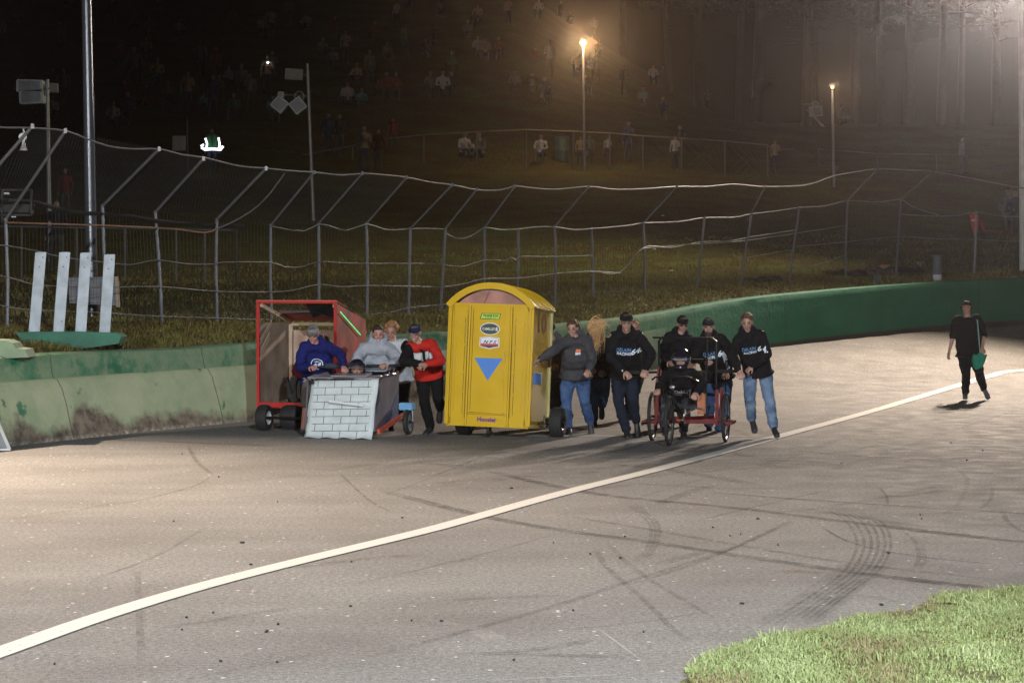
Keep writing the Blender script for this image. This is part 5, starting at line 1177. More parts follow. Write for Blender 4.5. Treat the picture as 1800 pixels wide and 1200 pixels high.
def pole(px, base, topy, Y, r, label, cat, taper=.8, m=None, loc=None):
    b = H(px if base is None else base, Y); t = P(px, topy, Y); g = thing('light_pole', label, cat, (b.x, b.y, b.z-.2)); tt = t-g.location; bb = Vector((0, 0, 0))
    MB().tube([bb, bb.lerp(tt, .5), tt], [r, r*(1+taper)/2, r*taper], 16).build('shaft', m or GALV, g, True); return g, tt
def poles():
    # big mast on the left
    m = mat('grey_mast', (.12, .13, .15), .3, metal=.5, var=.05, scale=2)
    b = H(163, 39.5); g = thing('light_mast', 'thick grey steel floodlight mast behind the fence on the left', 'light mast', (b.x, b.y, b.z-.2))
    top = P(152, 0, 39.5); d = (top-g.location); tt = d*(12.6/d.z); MB().tube([(0,0,0), d, tt], [.105, .085, .07], 24).build('shaft', m, g, True)
    MB().tube([(.06, -.04, .2), (.05, -.04, 4)], .012, 6).build('conduit', DGALV, g)
    def head(g, at, tgt, n, src, strength, col=(1, .85, .68)):
        MB().box(at, (.3*n, .08, .08)).build('crossarm', DGALV, g)
        for i in range(n):
            c = Vector(at)+Vector(((i-(n-1)/2)*.42, -.2, .0)); dr = (Vector(tgt)-(g.location+c)).normalized(); x = dr.cross(Vector((0,0,1))).normalized(); y = x.cross(dr); M = Matrix((x, y, -dr)).transposed()
            o = MB().lathe([(.06, .3), (.12, .28), (.17, .12), (.19, 0), (.17, 0), (.15, .1)], n=18).build('flood_housing', DGALV, g, True); o.data.transform(Matrix.Translation(c)@M.to_4x4())
            l = MB().lathe([(0, .02), (.16, .03), (.16, .04), (0, .05)], n=18).build('flood_lens', mat(src, col, .3, emit=strength, var=.01), o, True); l.data.transform(Matrix.Translation(c)@M.to_4x4())
    g = thing('light_mast', 'added unseen floodlight mast behind the wall beyond the left edge of the picture', 'light mast', (-15.2, 33.6, 1.0)); MB().tube([(0,0,-.1), (0,0,11.4)], [.12, .07], 16).build('shaft', m, g, True); head(g, Vector((.2, 0, 11.0)), (-6, 25, 0), 2, 'lit_lens', 25)  # unseen mast added so the left beam stays clear of the visible haze
    # right mast on the frame edge
    b = H(1797, 57.9); g = thing('light_mast', 'slim pale floodlight mast at the right edge of the picture', 'light mast', (b.x, b.y, b.z-.2)); top = P(1795, 0, 57.9); d = top-g.location; tt = d*(11.2/d.z)
    MB().tube([(0,0,0), d, tt], [.08, .065, .055], 16).build('shaft', mat('pale_mast', (.5, .5, .5), .5), g, True); head(g, tt+Vector((0, 0, -.2)), (10, 45, 0), 2, 'lit_lens', 25)
    # infield mast added behind the camera, holds the near fill lamp
    g = thing('light_mast', 'unseen infield floodlight mast added behind the camera for fill light', 'light mast', (4.5, -4.6, 0)); MB().tube([(0,0,-.1), (0,0,11.6)], [.12, .07], 16).build('shaft', m, g, True); head(g, Vector((0, .5, 11.1)), (1, 15, 0), 2, 'lit_lens', 25)
    g = thing('light_mast', 'distant unseen mast added far behind the camera for frontal fill light', 'light mast', (-16.0, -32.6, 0)); MB().tube([(0,0,-.1), (0,0,9.6)], [.12, .07], 16).build('shaft', m, g, True); head(g, Vector((0, .6, 9.1)), (0, 36, 2), 3, 'lit_lens', 25)  # added mast, holds the frontal fill lamp
    # sodium lamps on the hillside
    def lamp(px, top, base, Y, r, watts, label):
        b = GH(px+3, base) if Y is None else H(px, Y); t = P(px, top, b.y); g = thing('street_lamp', label, 'street lamp', (b.x, b.y, b.z-.1)); tt = t-g.location
        MB().tube([(0,0,0), tt+Vector((0,0,-.05))], [.06, .045], 10).build('pole', GALV, g, True)
        MB().lathe([(.05, .1), (.1, .09), (.14, .0), (.12, .0), (.1, .07)], tt+Vector((0, 0, .1)), 'z', 14).build('lamp_shade', DGALV, g, True)
        MB().ell(tt+Vector((0, -.02, .05)), r).build('lit_bulb', mat('sodium_bulb', (1, .55, .2), .3, emit=4, var=.01), g, True)
        MB().box((.1, -.03, .8), (.12, .1, .2)).build('meter_box', DGALV, g)
        l = bpy.data.lights.new('sodium_lamp', 'SPOT'); l.spot_size = R(20); l.spot_blend = 1; l.energy = watts; l.color = (1, .58, .26); l.shadow_soft_size = .16; o = bpy.data.objects.new('sodium_light', l); COL.objects.link(o); o.location = t+Vector((0, -.5, .05)); o.rotation_euler = (Vector((0, 0, 3.4))-o.location).to_track_quat('-Z', 'Y').to_euler(); l2 = bpy.data.lights.new('sodium_lamp', 'POINT'); l2.energy = watts*.16; l2.color = (1, .66, .36); l2.shadow_soft_size = .2; o2 = bpy.data.objects.new('sodium_light', l2); COL.objects.link(o2); o2.location = o.location+Vector((0, -.1, 0)); return g
    lamp(1025, 78, 300, None, .13, 3600, 'tall lamp post with bright orange lamp standing by the upper fence')
    lamp(1463, 156, 328, None, .06, 600, 'shorter lamp post with small orange lamp on the right of the hillside')
    # speaker poles
    def spk(name, base, px, top, label, items, Yb=None):
        b = GH(*base) if not Yb else H(base[0], Yb); t = P(px, top, b.y); g = thing('speaker_pole', label, 'speaker pole', (b.x, b.y, b.z-.1)); tt = t-g.location
        MB().tube([(0,0,0), tt], [.07, .05], 10).build('pole', GALV, g, True); sc = b.y/F
        gm = mat('grey_speaker', (.32, .35, .36), .6)
        for kind, x, y, w, h, rot, *rest in items:
            c = P(x, y, b.y-.2)-g.location; M = Matrix.Rotation(R(rot), 3, 'Y')@Matrix.Rotation(R(rest[0] if rest else 0), 3, 'Z')
            if kind == 'box':
                o = MB().box(c, (w*sc, .35, h*sc), M, bev=.02).build('speaker', gm, g); MB().box(c+M@Vector((0, -.18, 0)), (w*sc*.8, .01, h*sc*.8), M).build('grille', mat('speaker_grille', (.2, .22, .24), .8), o)
            if kind == 'flood': o = MB().box(c, (w*sc, .2, h*sc), M, bev=.01).build('flood_housing', mat('brown_housing', (.12, .11, .1), .6), g)
            if kind == 'ring': MB().tube([c+Vector((w*sc/2*math.cos(t_), 0, h*sc/2*math.sin(t_))) for t_ in [2*math.pi*i/20 for i in range(20)]], .03, 6, closed=True).build('ring_bracket', GALV, g, True)
            MB().tube([c, Vector((tt.x*(c.z/tt.z), 0, c.z))], .02, 5).build('bracket', DGALV, g)
        return g
    spk('a', (551,388), 540, 112, 'hillside speaker pole carrying two tilted pale speaker boxes', [('box', 492, 184, 24, 24, 40), ('box', 524, 186, 24, 24, -38), ('box', 494, 167, 10, 10, 0), ('flood', 517, 131, 31, 19, 4), ('ring', 526, 170, 16, 18, 0)])
    spk('b', (88,470), 83, 140, 'dim speaker pole with two large grey boxes left of the mast', [('box', 54, 152, 46, 22, 2), ('box', 57, 170, 42, 26, -3), ('flood', 95, 155, 14, 16, 0)], 58)
    g = spk('c', (1450,330), 1418, 192, 'small pale speaker box hanging on a trunk beside the right lamp', [('box', 1434, 196, 22, 17, -5, 25), ('ring', 1433, 183, 10, 8, 0)], 118)
    # double lamp hanging at the fence on the left
    Y = Yw(40)+2.3; c = P(40, 241, Y); g = thing('floodlamp', 'unlit twin white floodlamp hanging from the fence arm at the left', 'lamp', tuple(c)); wm = mat('white_enamel', (.55, .57, .6), .35)
    MB().lathe([(.02, .09), (.05, .06), (.062, 0), (.055, -.03), (0, -.035)], (0, 0, 0), 'y', 14).build('lamp_head', wm, g, True)
    MB().lathe([(.015, .1), (.02, .06), (.03, .0), (.06, -.06), (.055, -.065), (0, -.05)], (.01, 0, -.13), 'z', 14).build('lamp_head', wm, g, True); MB().tube([(0,.05,.12), (.02,.03,.0), (.01, 0, -.06)], .012, 6).build('stem', wm, g, True)
poles()

def upper_fence():
    g = thing('chain_link_fence', 'chain link fence with top rail running across the dark hillside', 'fence')
    A = [(512,277,318),(620,256,312),(660,246,306),(745,237,298),(838,232,293),(925,228,291),(1008,231,292),(1072,234,294),(1130,239,296),(1198,243,298),(1274,248,300),(1349,255,304)]
    b_ = [P(x, y2, 93) for x, y1, y2 in A]; B = [H(x, 93) for x, *_ in A]; T_ = [P(x, y1, 93) for x, y1, _ in A]
    for a, t in zip(B, T_): MB().tube([a-Vector((0,0,.1)), t], .035, 6).build('post', DGALV, g, True)
    MB().tube(T_+[P(1358,263,93), P(1395,263,93)], .03, 6).build('top_rail', mat('dull_copper_rail', (.14, .11, .09), .7), g, True)
    mb = MB()
    for i in range(len(B)-1):
        n = max(2, int((B[i]-B[i+1]).length/.3))
        for k in range(n):
            for s in (0, 1):
                t0, t1 = (k/n, min(1, (k+4)/n)) if s else (min(1, (k+4)/n), k/n)
                mb.tube([B[i].lerp(B[i+1], t0), T_[i].lerp(T_[i+1], t1)], .005, 3, cap=False)
    mb.build('chain_link', WIRE, g)
    g = thing('wire_fence', 'low wire fence carrying on to the right of the chain link fence', 'fence'); A = [(1438,262),(1543,270),(1645,272),(1700,272),(1790,272),(1900,275)]
    T_ = [P(x, y, 98) for x, y in A]
    for (x, y), t in zip(A, T_): MB().tube([H(x, 98), t], .035, 6).build('post', DGALV, g, True)
    MB().tube(T_, .014, 5).build('wire', DGALV, g, True); MB().tube([t-Vector((0,0,.7)) for t in T_], .01, 5).build('wire', DGALV, g, True)
    g = thing('inner_fence', 'dark low fence behind the catch fence at the left', 'fence'); A = [(-60,398),(38,398),(135,400),(220,401),(310,402),(360,404),(415,404)]
    T_ = [P(x, y, 50) for x, y in A]
    for (x, y), t in zip(A, T_): MB().tube([H(x, 50), t], .025, 6).build('post', DGALV, g, True)
    MB().tube(T_, .02, 5).build('rail', DGALV, g, True)
    for px, py in ((218,457),(770,430),(1420,352)):
        pass
upper_fence()

def tree(px, Y, h, r, label, lean=0, seed=0, crown=True):
    rnd = random.Random(seed); b = H(px, Y); g = thing('pine_tree', label, 'tree', (b.x, b.y, b.z-.3), group='pines behind the right of the hillside')
    bk = mat('grey_bark', (.032, .027, .023), .9, var=.3, scale=5, bump=.6, bscale=8); pts = [Vector((lean*t*t*2+.15*math.sin(3*t+seed), .1*math.sin(5*t), h*t)) for t in [i/8 for i in range(9)]]
    tm = MB().tube(pts, [r*(1.15-.9*i/8) for i in range(9)], 9)
    for k in range(14):
        t = rnd.uniform(.3, .97); i = min(7, int(t*8)); p = pts[i].lerp(pts[i+1], t*8-i); a = rnd.uniform(0, 6.28); L_ = h*.13*(1.2-t)+.5
        q = p+Vector((math.cos(a)*L_, math.sin(a)*L_, rnd.uniform(-.2, .5))); tm.tube([p, p.lerp(q, .5)+Vector((0,0,.1)), q], [r*.2, r*.13, r*.05], 5)
    tm.build('trunk', bk, g, True)
    n = 2600; C = np.zeros((n, 3)); 
    cl = [(rnd.uniform(.42, 1), rnd.uniform(0, 6.28), rnd.random()) for _ in range(46)]
    vs = []; fs = []
    for i in range(n):
        t, a, u = cl[i % 46]; rad = (1.25-t)*h*.17*u+.2; c = Vector((math.cos(a)*rad+lean*t*t*2, math.sin(a)*rad, t*h)); c += Vector((rnd.gauss(0, .42), rnd.gauss(0, .42), rnd.gauss(0, .28)))
        s = rnd.uniform(.08, .22); d = Vector((rnd.gauss(0,1), rnd.gauss(0,1), rnd.gauss(-.2,.5))).normalized(); e = d.orthogonal().normalized()
        k = len(vs); vs += [c-d*s, c+e*s*.3, c+d*s, c-e*s*.3]; fs.append((k, k+1, k+2, k+3))
    mesh('crown', vs, fs, mat('pine_needles', (.016, .026, .014), .8, var=.4, scale=1.5), g)
def trees():
    L = [(1175,140,'far left of the row'),(1232,131,'with bare lower trunk left of the pale tarp'),(1303,126,'just left of the pale tarp'),(1330,133,'just right of the pale tarp'),(1412,119,'left of the small orange lamp'),(1426,121,'carrying the pale speaker box'),(1502,124,'right of the small orange lamp'),(1552,121,'fourth from the right mast'),(1601,128,'third from the right mast'),(1655,122,'behind the lone man in grey'),(1684,126,'second from the right mast'),(1745,128,'nearest to the right mast'),(1862,125,'right of the mast'),(740,150,'at the crest above the hillside crowd'),(610,152,'at the crest left of centre'),(505,150,'at the crest over the red banner'),(255,150,'at the crest above the left mast'),(1090,150,'behind the orange lamp')]
    for i, (x, Y, d) in enumerate(L): tree(x, Y, 13+((i*37) % 7)*.7, .2+((i*13) % 5)*.03, 'tall dim pine tree '+d, lean=(-.3+((i*29) % 7)*.1), seed=i+3)
trees()

def misc():
    # boards and debris behind the fence
    Y = 38.5; g = thing('board', 'grey panel with tan edge standing on the grass behind the white boards', 'board'); f = [P(120,488,Y), P(203,486,Y), P(206,537,Y-.05), P(122,533,Y-.05)]
    v = f+[p+Vector((0,.06,0)) for p in f]; mesh('panel', v, [(0,1,2,3),(4,7,6,5),(0,4,5,1),(3,2,6,7),(0,3,7,4),(1,5,6,2)], mat('dull_grey_board', (.17, .18, .19), .8, var=.2), g)
    MB().beam(P(205,486,Y-.05), P(208,540,Y-.08), .06, .05).build('edge_strip', mat('tan_timber', (.32, .25, .18), .8), g)
    # black frame on post, left
    g = thing('signal_box', 'open black steel box frame on the fence at the left edge', 'signal box'); Y = Yw(25)+3.1; q = lambda x, y, dy=0: P(x, y, Y+dy); mb = MB()
    for a, b in (((4,334),(55,334)), ((4,352),(55,352)), ((4,378),(55,378)), ((4,334),(4,390)), ((55,334),(55,380))):
        for dy in (0, .4): mb.beam(q(*a, dy), q(*b, dy), .03, .03)
    mb.beam(q(4,334), q(4,334,.4), .03).beam(q(55,334), q(55,334,.4), .03); mb.box((q(4,362,.2)+q(55,372,.2))/2, (.45, .4, .12)); mb.build('frame', mat('matt_black', (.01, .01, .01), .7), g)
    MB().box(q(12,340,-.02), (.08, .02, .03)).box(q(24,381,-.02), (.07, .02, .02)).box(q(27,365,-.02), (.06, .02, .012)).build('clip', GALV, g)
    # A-frame board at left edge
    g = thing('easel_board', 'white framed board leaning by the wall foot at the left edge', 'board'); Y = 29.35; wm = mat('white_frame', (.62, .62, .6), .5)
    MB().beam(P(-6,737,Y+.1), P(17,790,Y-.05), .032, .03).beam(P(-50,792,Y-.1), P(18,790,Y-.05), .03, .03).beam(P(-6,737,Y+.1), P(-52,792,Y-.1), .03).build('frame', wm, g)
    v = [P(-6,746,Y+.08), P(12,788,Y-.03), P(-46,788,Y-.08)]; v += [p+Vector((0,.02,0)) for p in v]; mesh('panel', v, [(0,1,2),(5,4,3),(0,3,4,1),(1,4,5,2),(2,5,3,0)], mat('grey_face', (.2, .21, .22), .7), g)
    # block on the wall's left top
    a = P(-40,598,Yw(0)+.25); mb = MB(); pts = [(-60,596),(10,598),(22,603),(28,612),(44,614),(50,628),(-60,632)]; f = [P(x, y, Yw(10)-.03) for x, y in pts]; n = len(pts); 
    o = mesh('concrete_block', f+[p+Vector((0,.5,0)) for p in f], [tuple(range(n))[::-1], tuple(range(n, 2*n))]+[(i, (i+1) % n, n+(i+1) % n, n+i) for i in range(n)], mat('pale_green_paint', (.20, .27, .17), .7, var=.15, scale=4, bump=.4)); tag(o, 'pale green concrete lump sitting on the wall at the left edge', 'concrete block')
    # post behind wall on the right
    b = GH(1646, 494); s = b.y/F; g = thing('bollard', 'short dark banded bollard behind the green wall near the marshal', 'bollard', (b.x, b.y-.1, b.z-.2)); H_ = 45*s+.2
    MB().lathe([(.1, 0), (.1, H_*.45), (.115, H_*.46), (.115, H_*.5), (.1, H_*.51), (.1, H_*.75), (.13, H_*.76), (.13, H_*.8), (.1, H_*.81), (.1, H_*.97), (.14, H_*.98), (.14, H_), (0, H_)], n=14).build('bollard_body', mat('grey_blue_plastic', (.08, .1, .11), .6), g, True)
    MB().lathe([(.104, H_*.2), (.108, H_*.3), (.104, H_*.42)], n=14).build('pale_band', mat('pale_band', (.5, .52, .55), .6), g, True)
    b = GH(1540, 497); g = thing('post_stub', 'small dark stub beside the earth mound behind the wall', 'stub', tuple(b)); MB().box((0,0,.07), (.2, .2, .2), bev=.02).build('stub_body', mat('dark_green_metal', (.015, .03, .025), .6), g); MB().box((0,0,.18), (.24, .24, .02)).build('cap', mat('dark_green_metal', (.015, .03, .025), .6), g)
    for (px, py, s, lab) in ((1572,478,.34,'dark earth mound under the leaning fence post on the right'), (1475,483,.3,'low dark earth mound behind the middle of the green wall'), (1350,497,.22,'dark tuft of dug earth above the green wall')):
        b = GH(px, py); mb = MB(); rnd = random.Random(px)
        for k in range(14): mb.ell(b+Vector((rnd.gauss(0, s*1.1), rnd.gauss(0, .2), rnd.uniform(-.1, .06)*s*3)), (rnd.uniform(.12, .3), .15, rnd.uniform(.05, .13)), n=8, k=6)
        o = remesh(mb, 'earth_mound', mat('dark_earth', (.025, .018, .012), .95, var=.4, bump=1), None, .03, 2, .1, TX_SOFT); tag(o, lab, 'mound')
    b = GH(1553, 473); o = remesh(MB().ell(b+Vector((0,-.3,.05)), (.17, .12, .07)), 'stone', mat('pinkish_stone', (.32, .15, .09), .8), None, .02, 2, .05, TX_SOFT); tag(o, 'flat pinkish stone lying by the earth mound', 'stone')
    for px, py in ((1614,464),(1618,467),(1622,463),(1180,478),(1165,381),(1150,440)):
        b = GH(px, py); o = remesh(MB().ell(b+Vector((0,0,.02)), (.06, .05, .03)), 'pebble', mat('pale_stone', (.35, .3, .25), .8), None, .012, 1, .02, TX_SOFT); tag(o, 'small pale stone on the grass behind the fence', 'stone', 'pale stones on the bank')
    # red feather flag and chair
    b = GH(1717, 418); g = thing('feather_flag', 'red feather banner standing on the grass behind the right of the fence', 'banner', tuple(b)); q = lambda x, y, dy=0: P(x, y, b.y+dy)-g.location
    MB().tube([Vector((0,0,-.05)), q(1720,400), q(1726,378)], .015, 6).build('pole', WIRE, g, True); v = [q(1704,378), q(1712,375), q(1721,379), q(1720,395), q(1716,416), q(1712,415)]; v += [p+Vector((0,.015,0)) for p in v]; mesh('banner', v, [(0,1,2,3,4,5)[::-1],(6,7,8,9,10,11)]+[(i,(i+1)%6,6+(i+1)%6,6+i) for i in range(6)], mat('red_banner', (.55, .03, .03), .7), g)
    MB().box(q(1713,387,-.02), (.2, .01, .07)).build('white_lettering', mat('pale_pink_ink', (.6, .3, .3), .7), g)
    b = GH(1738, 420); g = thing('folding_chair', 'red folding chair on the grass beside the red banner', 'chair', tuple(b)); rc = CL('red_canvas', (.35, .02, .03)); MB().box((0,0,.25), (.5,.4,.03)).build('seat', rc, g); MB().box((-.2,.15,.45), (.05,.4,.4), (0, R(-20), 0)).build('backrest', rc, g)
    for sx in (-1,1):
        for sy in (-1,1): MB().tube([(sx*.2,sy*.18,0),(-sx*.2,sy*.18,.3)], .012, 5).build('leg', WIRE, g)
    # pale tarp tent, umbrellas, bin, banner, sign board
    b = H(1340, 128); g = thing('tarp_shelter', 'pale sloping tarp shelter among the pines', 'shelter', tuple(b)); s = b.y/F; q = lambda x, y, dy=0: P(x, y, b.y+dy)-g.location
    v = [q(1328,140), q(1360,141), q(1336,162), q(1326,160), q(1330,145,2), q(1358,146,2)]; mesh('tarp', v+[p+Vector((0,0,-.05)) for p in v], [(0,1,5,4),(0,3,2,1),(6,10,11,7),(6,7,8,9),(0,6,9,3),(3,9,8,2),(2,8,7,1)], mat('pale_tarp', (.3, .33, .33), .8), g)
    for x, y in ((1302,116),(1325,142)): MB().tube([q(x, y), q(x-3, 172)], .04, 6).build('pole', GALV, g)
    b = H(988, 95.5); g = thing('rubbish_bin', 'dark green barrel bin behind the upper fence', 'bin', tuple(b)); MB().lathe([(.27, 0), (.3, .05), (.3, .45), (.31, .47), (.3, .49), (.3, .95), (.32, 1.0), (.28, 1.01), (0, .9)], n=16).build('drum', mat('dark_green_drum', (.05, .09, .08), .5), g, True); MB().tube([(.3*math.cos(t), .3*math.sin(t), 1.0) for t in [2*math.pi*i/16 for i in range(16)]], .02, 5, closed=True).build('rim', mat('dark_green_drum', (.05, .09, .08), .5), g, True)
    b = H(533, 140); g = thing('banner', 'faint dark red banner high on the hillside', 'banner', tuple(b)); q = lambda x, y, dy=0: P(x, y, b.y+dy)-g.location; v = [q(516,5), q(551,6), q(550,22), q(514,20)]; v += [p+Vector((0,.05,0)) for p in v]; mesh('cloth', v, [(3,2,1,0),(4,5,6,7),(0,1,5,4),(1,2,6,5),(2,3,7,6),(3,0,4,7)], mat('dark_red_cloth', (.25, .03, .03), .8), g); MB().tube([q(515,5), q(515,34)], .04, 5).tube([q(551,6), q(551,34)], .04, 5).build('pole', WIRE, g)
    b = H(314, 88); g = thing('notice_board', 'square pale board beside the marshal in the reflective vest', 'notice board', tuple(b)); q = lambda x, y, dy=0: P(x, y, b.y+dy)-g.location; v = [q(303,239), q(327,239), q(326,265), q(303,265)]; v += [p+Vector((0,.05,0)) for p in v]; mesh('panel', v, [(3,2,1,0),(4,5,6,7),(0,1,5,4),(1,2,6,5),(2,3,7,6),(3,0,4,7)], mat('dull_pale_board', (.3, .29, .22), .8), g); MB().tube([q(329,210), q(330,300)], .03, 5).build('pole', DGALV, g)
misc()

# ------------------------------------------------------------------ grass
def blades(name, pts, hts, m, lab=None, width=.008, lean=.5, kind='stuff'):
    n = len(pts); P0 = np.array(pts); h = np.array(hts)[:, None]; a = RNG.uniform(0, 2*np.pi, n); wv = np.stack([np.cos(a), np.sin(a), np.zeros(n)], 1)*(width*RNG.uniform(.6, 1.4, n))[:, None]
    b = RNG.uniform(0, 2*np.pi, n); ln = np.stack([np.cos(b), np.sin(b), np.zeros(n)], 1)*(RNG.uniform(0, lean, n))[:, None]
    up = np.array([0, 0, 1.]); mid = P0+h*.55*(up+ln*.35); tip = P0+h*(up*.9+ln)
    V = np.stack([P0-wv, P0+wv, mid+wv*.7, mid-wv*.7, tip], 1).reshape(-1, 3); k = np.arange(n)*5
    me = bpy.data.meshes.new(name); q = np.stack([k, k+1, k+2, k+3], 1); t = np.stack([k+3, k+2, k+4], 1)
    me.from_pydata(V.tolist(), [], q.tolist()+t.tolist()); me.update(); at = me.attributes.new('tone', 'FLOAT', 'POINT'); tone = RNG.uniform(0, 1, n)*.5+.5*np.array([noise.noise(Vector((p[0]*1.6, p[1]*1.6, 7)))*.9+.5 for p in pts]); at.data.foreach_set('value', np.repeat(tone, 5))
    me.materials.append(m); o = link(bpy.data.objects.new(name, me)); o['kind'] = kind; 
    if lab: tag(o, lab, 'grass')
    return o
def blade_mat(name, c0, c1, c2):
    m = bpy.data.materials.new(name); nt, N, L, b = nodes(m); at = N.new('ShaderNodeAttribute'); at.attribute_name = 'tone'; r = N.new('ShaderNodeValToRGB'); e = r.color_ramp.elements
    e[0].position = .15; e[0].color = (*c0, 1); e[1].position = .85; e[1].color = (*c2, 1); q = e.new(.5); q.color = (*c1, 1); L.new(at.outputs['Fac'], r.inputs[0]); L.new(r.outputs[0], b.inputs['Base Color']); b.inputs['Roughness'].default_value = .6; b.inputs['Specular IOR Level'].default_value = .25; return m
def infield():
    edge = [(1206,1215),(1212,1185),(1228,1165),(1262,1145),(1300,1131),(1360,1122),(1420,1110),(1480,1097),(1540,1085),(1600,1068),(1650,1058),(1720,1041),(1800,1036),(1950,1030),(2200,1020)]
    E = [G(*e) for e in edge]; EX = []
    for a, b in zip(E, E[1:]):
        for k in range(6): p = a.lerp(b, k/6); EX.append(p+Vector((noise.noise(p*2.5)*.12, noise.noise(p*2.5+Vector((5,5,0)))*.12, 0)))
    EX.append(E[-1]); far = Vector((EX[-1].x+3, 2, 0)); near = Vector((EX[0].x+.1, 9, 0)); 
    # mound: rows shrink from the edge inwards
    c = Vector((6.5, 9, 0)); rings = []; vs = []; fs = []; n = len(EX)
    for k, (t, z) in enumerate(((0, .002), (.02, .01), (.06, .018), (.14, .025), (.3, .03), (.55, .03), (.85, .03), (1, .03))):
        for p in EX: q = p.lerp(c, t); vs.append((q.x, q.y, z+.012*noise.noise(q*3)))
    fs = [(k*n+i, k*n+i+1, (k+1)*n+i+1, (k+1)*n+i) for k in range(7) for i in range(n-1)]
    g = mesh('infield_verge', vs, fs, ground_grass('verge_soil', [(.16, .13, .09), (.15, .15, .07), (.16, .2, .07)], 1.2, 20), smooth=True); g['kind'] = 'structure'
    pts = []; hts = []
    poly = [(p.x, p.y) for p in EX]; px_ = np.array([p[0] for p in poly]); py_ = np.array([p[1] for p in poly])
    while len(pts) < 95000:
        x = random.uniform(.8, 5.6); y = random.uniform(11.2, 18.6); yb = np.interp(x, px_, py_)
        d = yb-y
        e = .05*noise.noise(Vector((x*7, y*7, 0)))+.12*noise.noise(Vector((x*2.1, y*2.1, 4)))
        if d < 0 and d > -.16 and random.random() < .05: e = -9
        if d < -.05+e or x < px_[0]+.05*noise.noise(Vector((0, y*5, 0))): continue
        if abs(x/ max(y,1)) > .32 and x > 4.9: pass
        bare = noise.noise(Vector((x*1.3, y*1.3, 2)))+.5*noise.noise(Vector((x*4, y*4, 8)))+(.45 if (x > 3.0 and y < 13.4) else 0)
        if bare > .3 and random.random() < .9: continue
        if d < .12 and random.random() < .55: continue
        pts.append((x, y, .005+.018*min(1, d/.3))); hts.append((random.uniform(.018, .05) if random.random() < .93 else random.uniform(.05, .085))*(1+.8*noise.noise(Vector((x*2, y*2, 5)))))
    blades('grass', pts, hts, blade_mat('verge_blade', (.22, .17, .09), (.20, .26, .09), (.34, .37, .18)), 'short bright green grass with bare patches in the right foreground', .0045, 1.3)
    pts = []; hts = []
    for _ in range(60000):
        px = random.uniform(-30, 1850); o = random.uniform(.5, 3.6)**1.0 if random.random() < .55 else random.uniform(.5, 22); Y = Yw(px)+o; x = (px-900)/F*Y
        pts.append((x, Y, T(x, Y)-.01)); hts.append(random.uniform(.03, .12)*(1+.8*noise.noise(Vector((x, Y, 3)))))
    blades('grass', pts, hts, blade_mat('bank_blade', (.075, .045, .015), (.14, .11, .025), (.16, .16, .04)), 'rough olive brown grass on the bank behind the green wall', .012, .9)
infield()

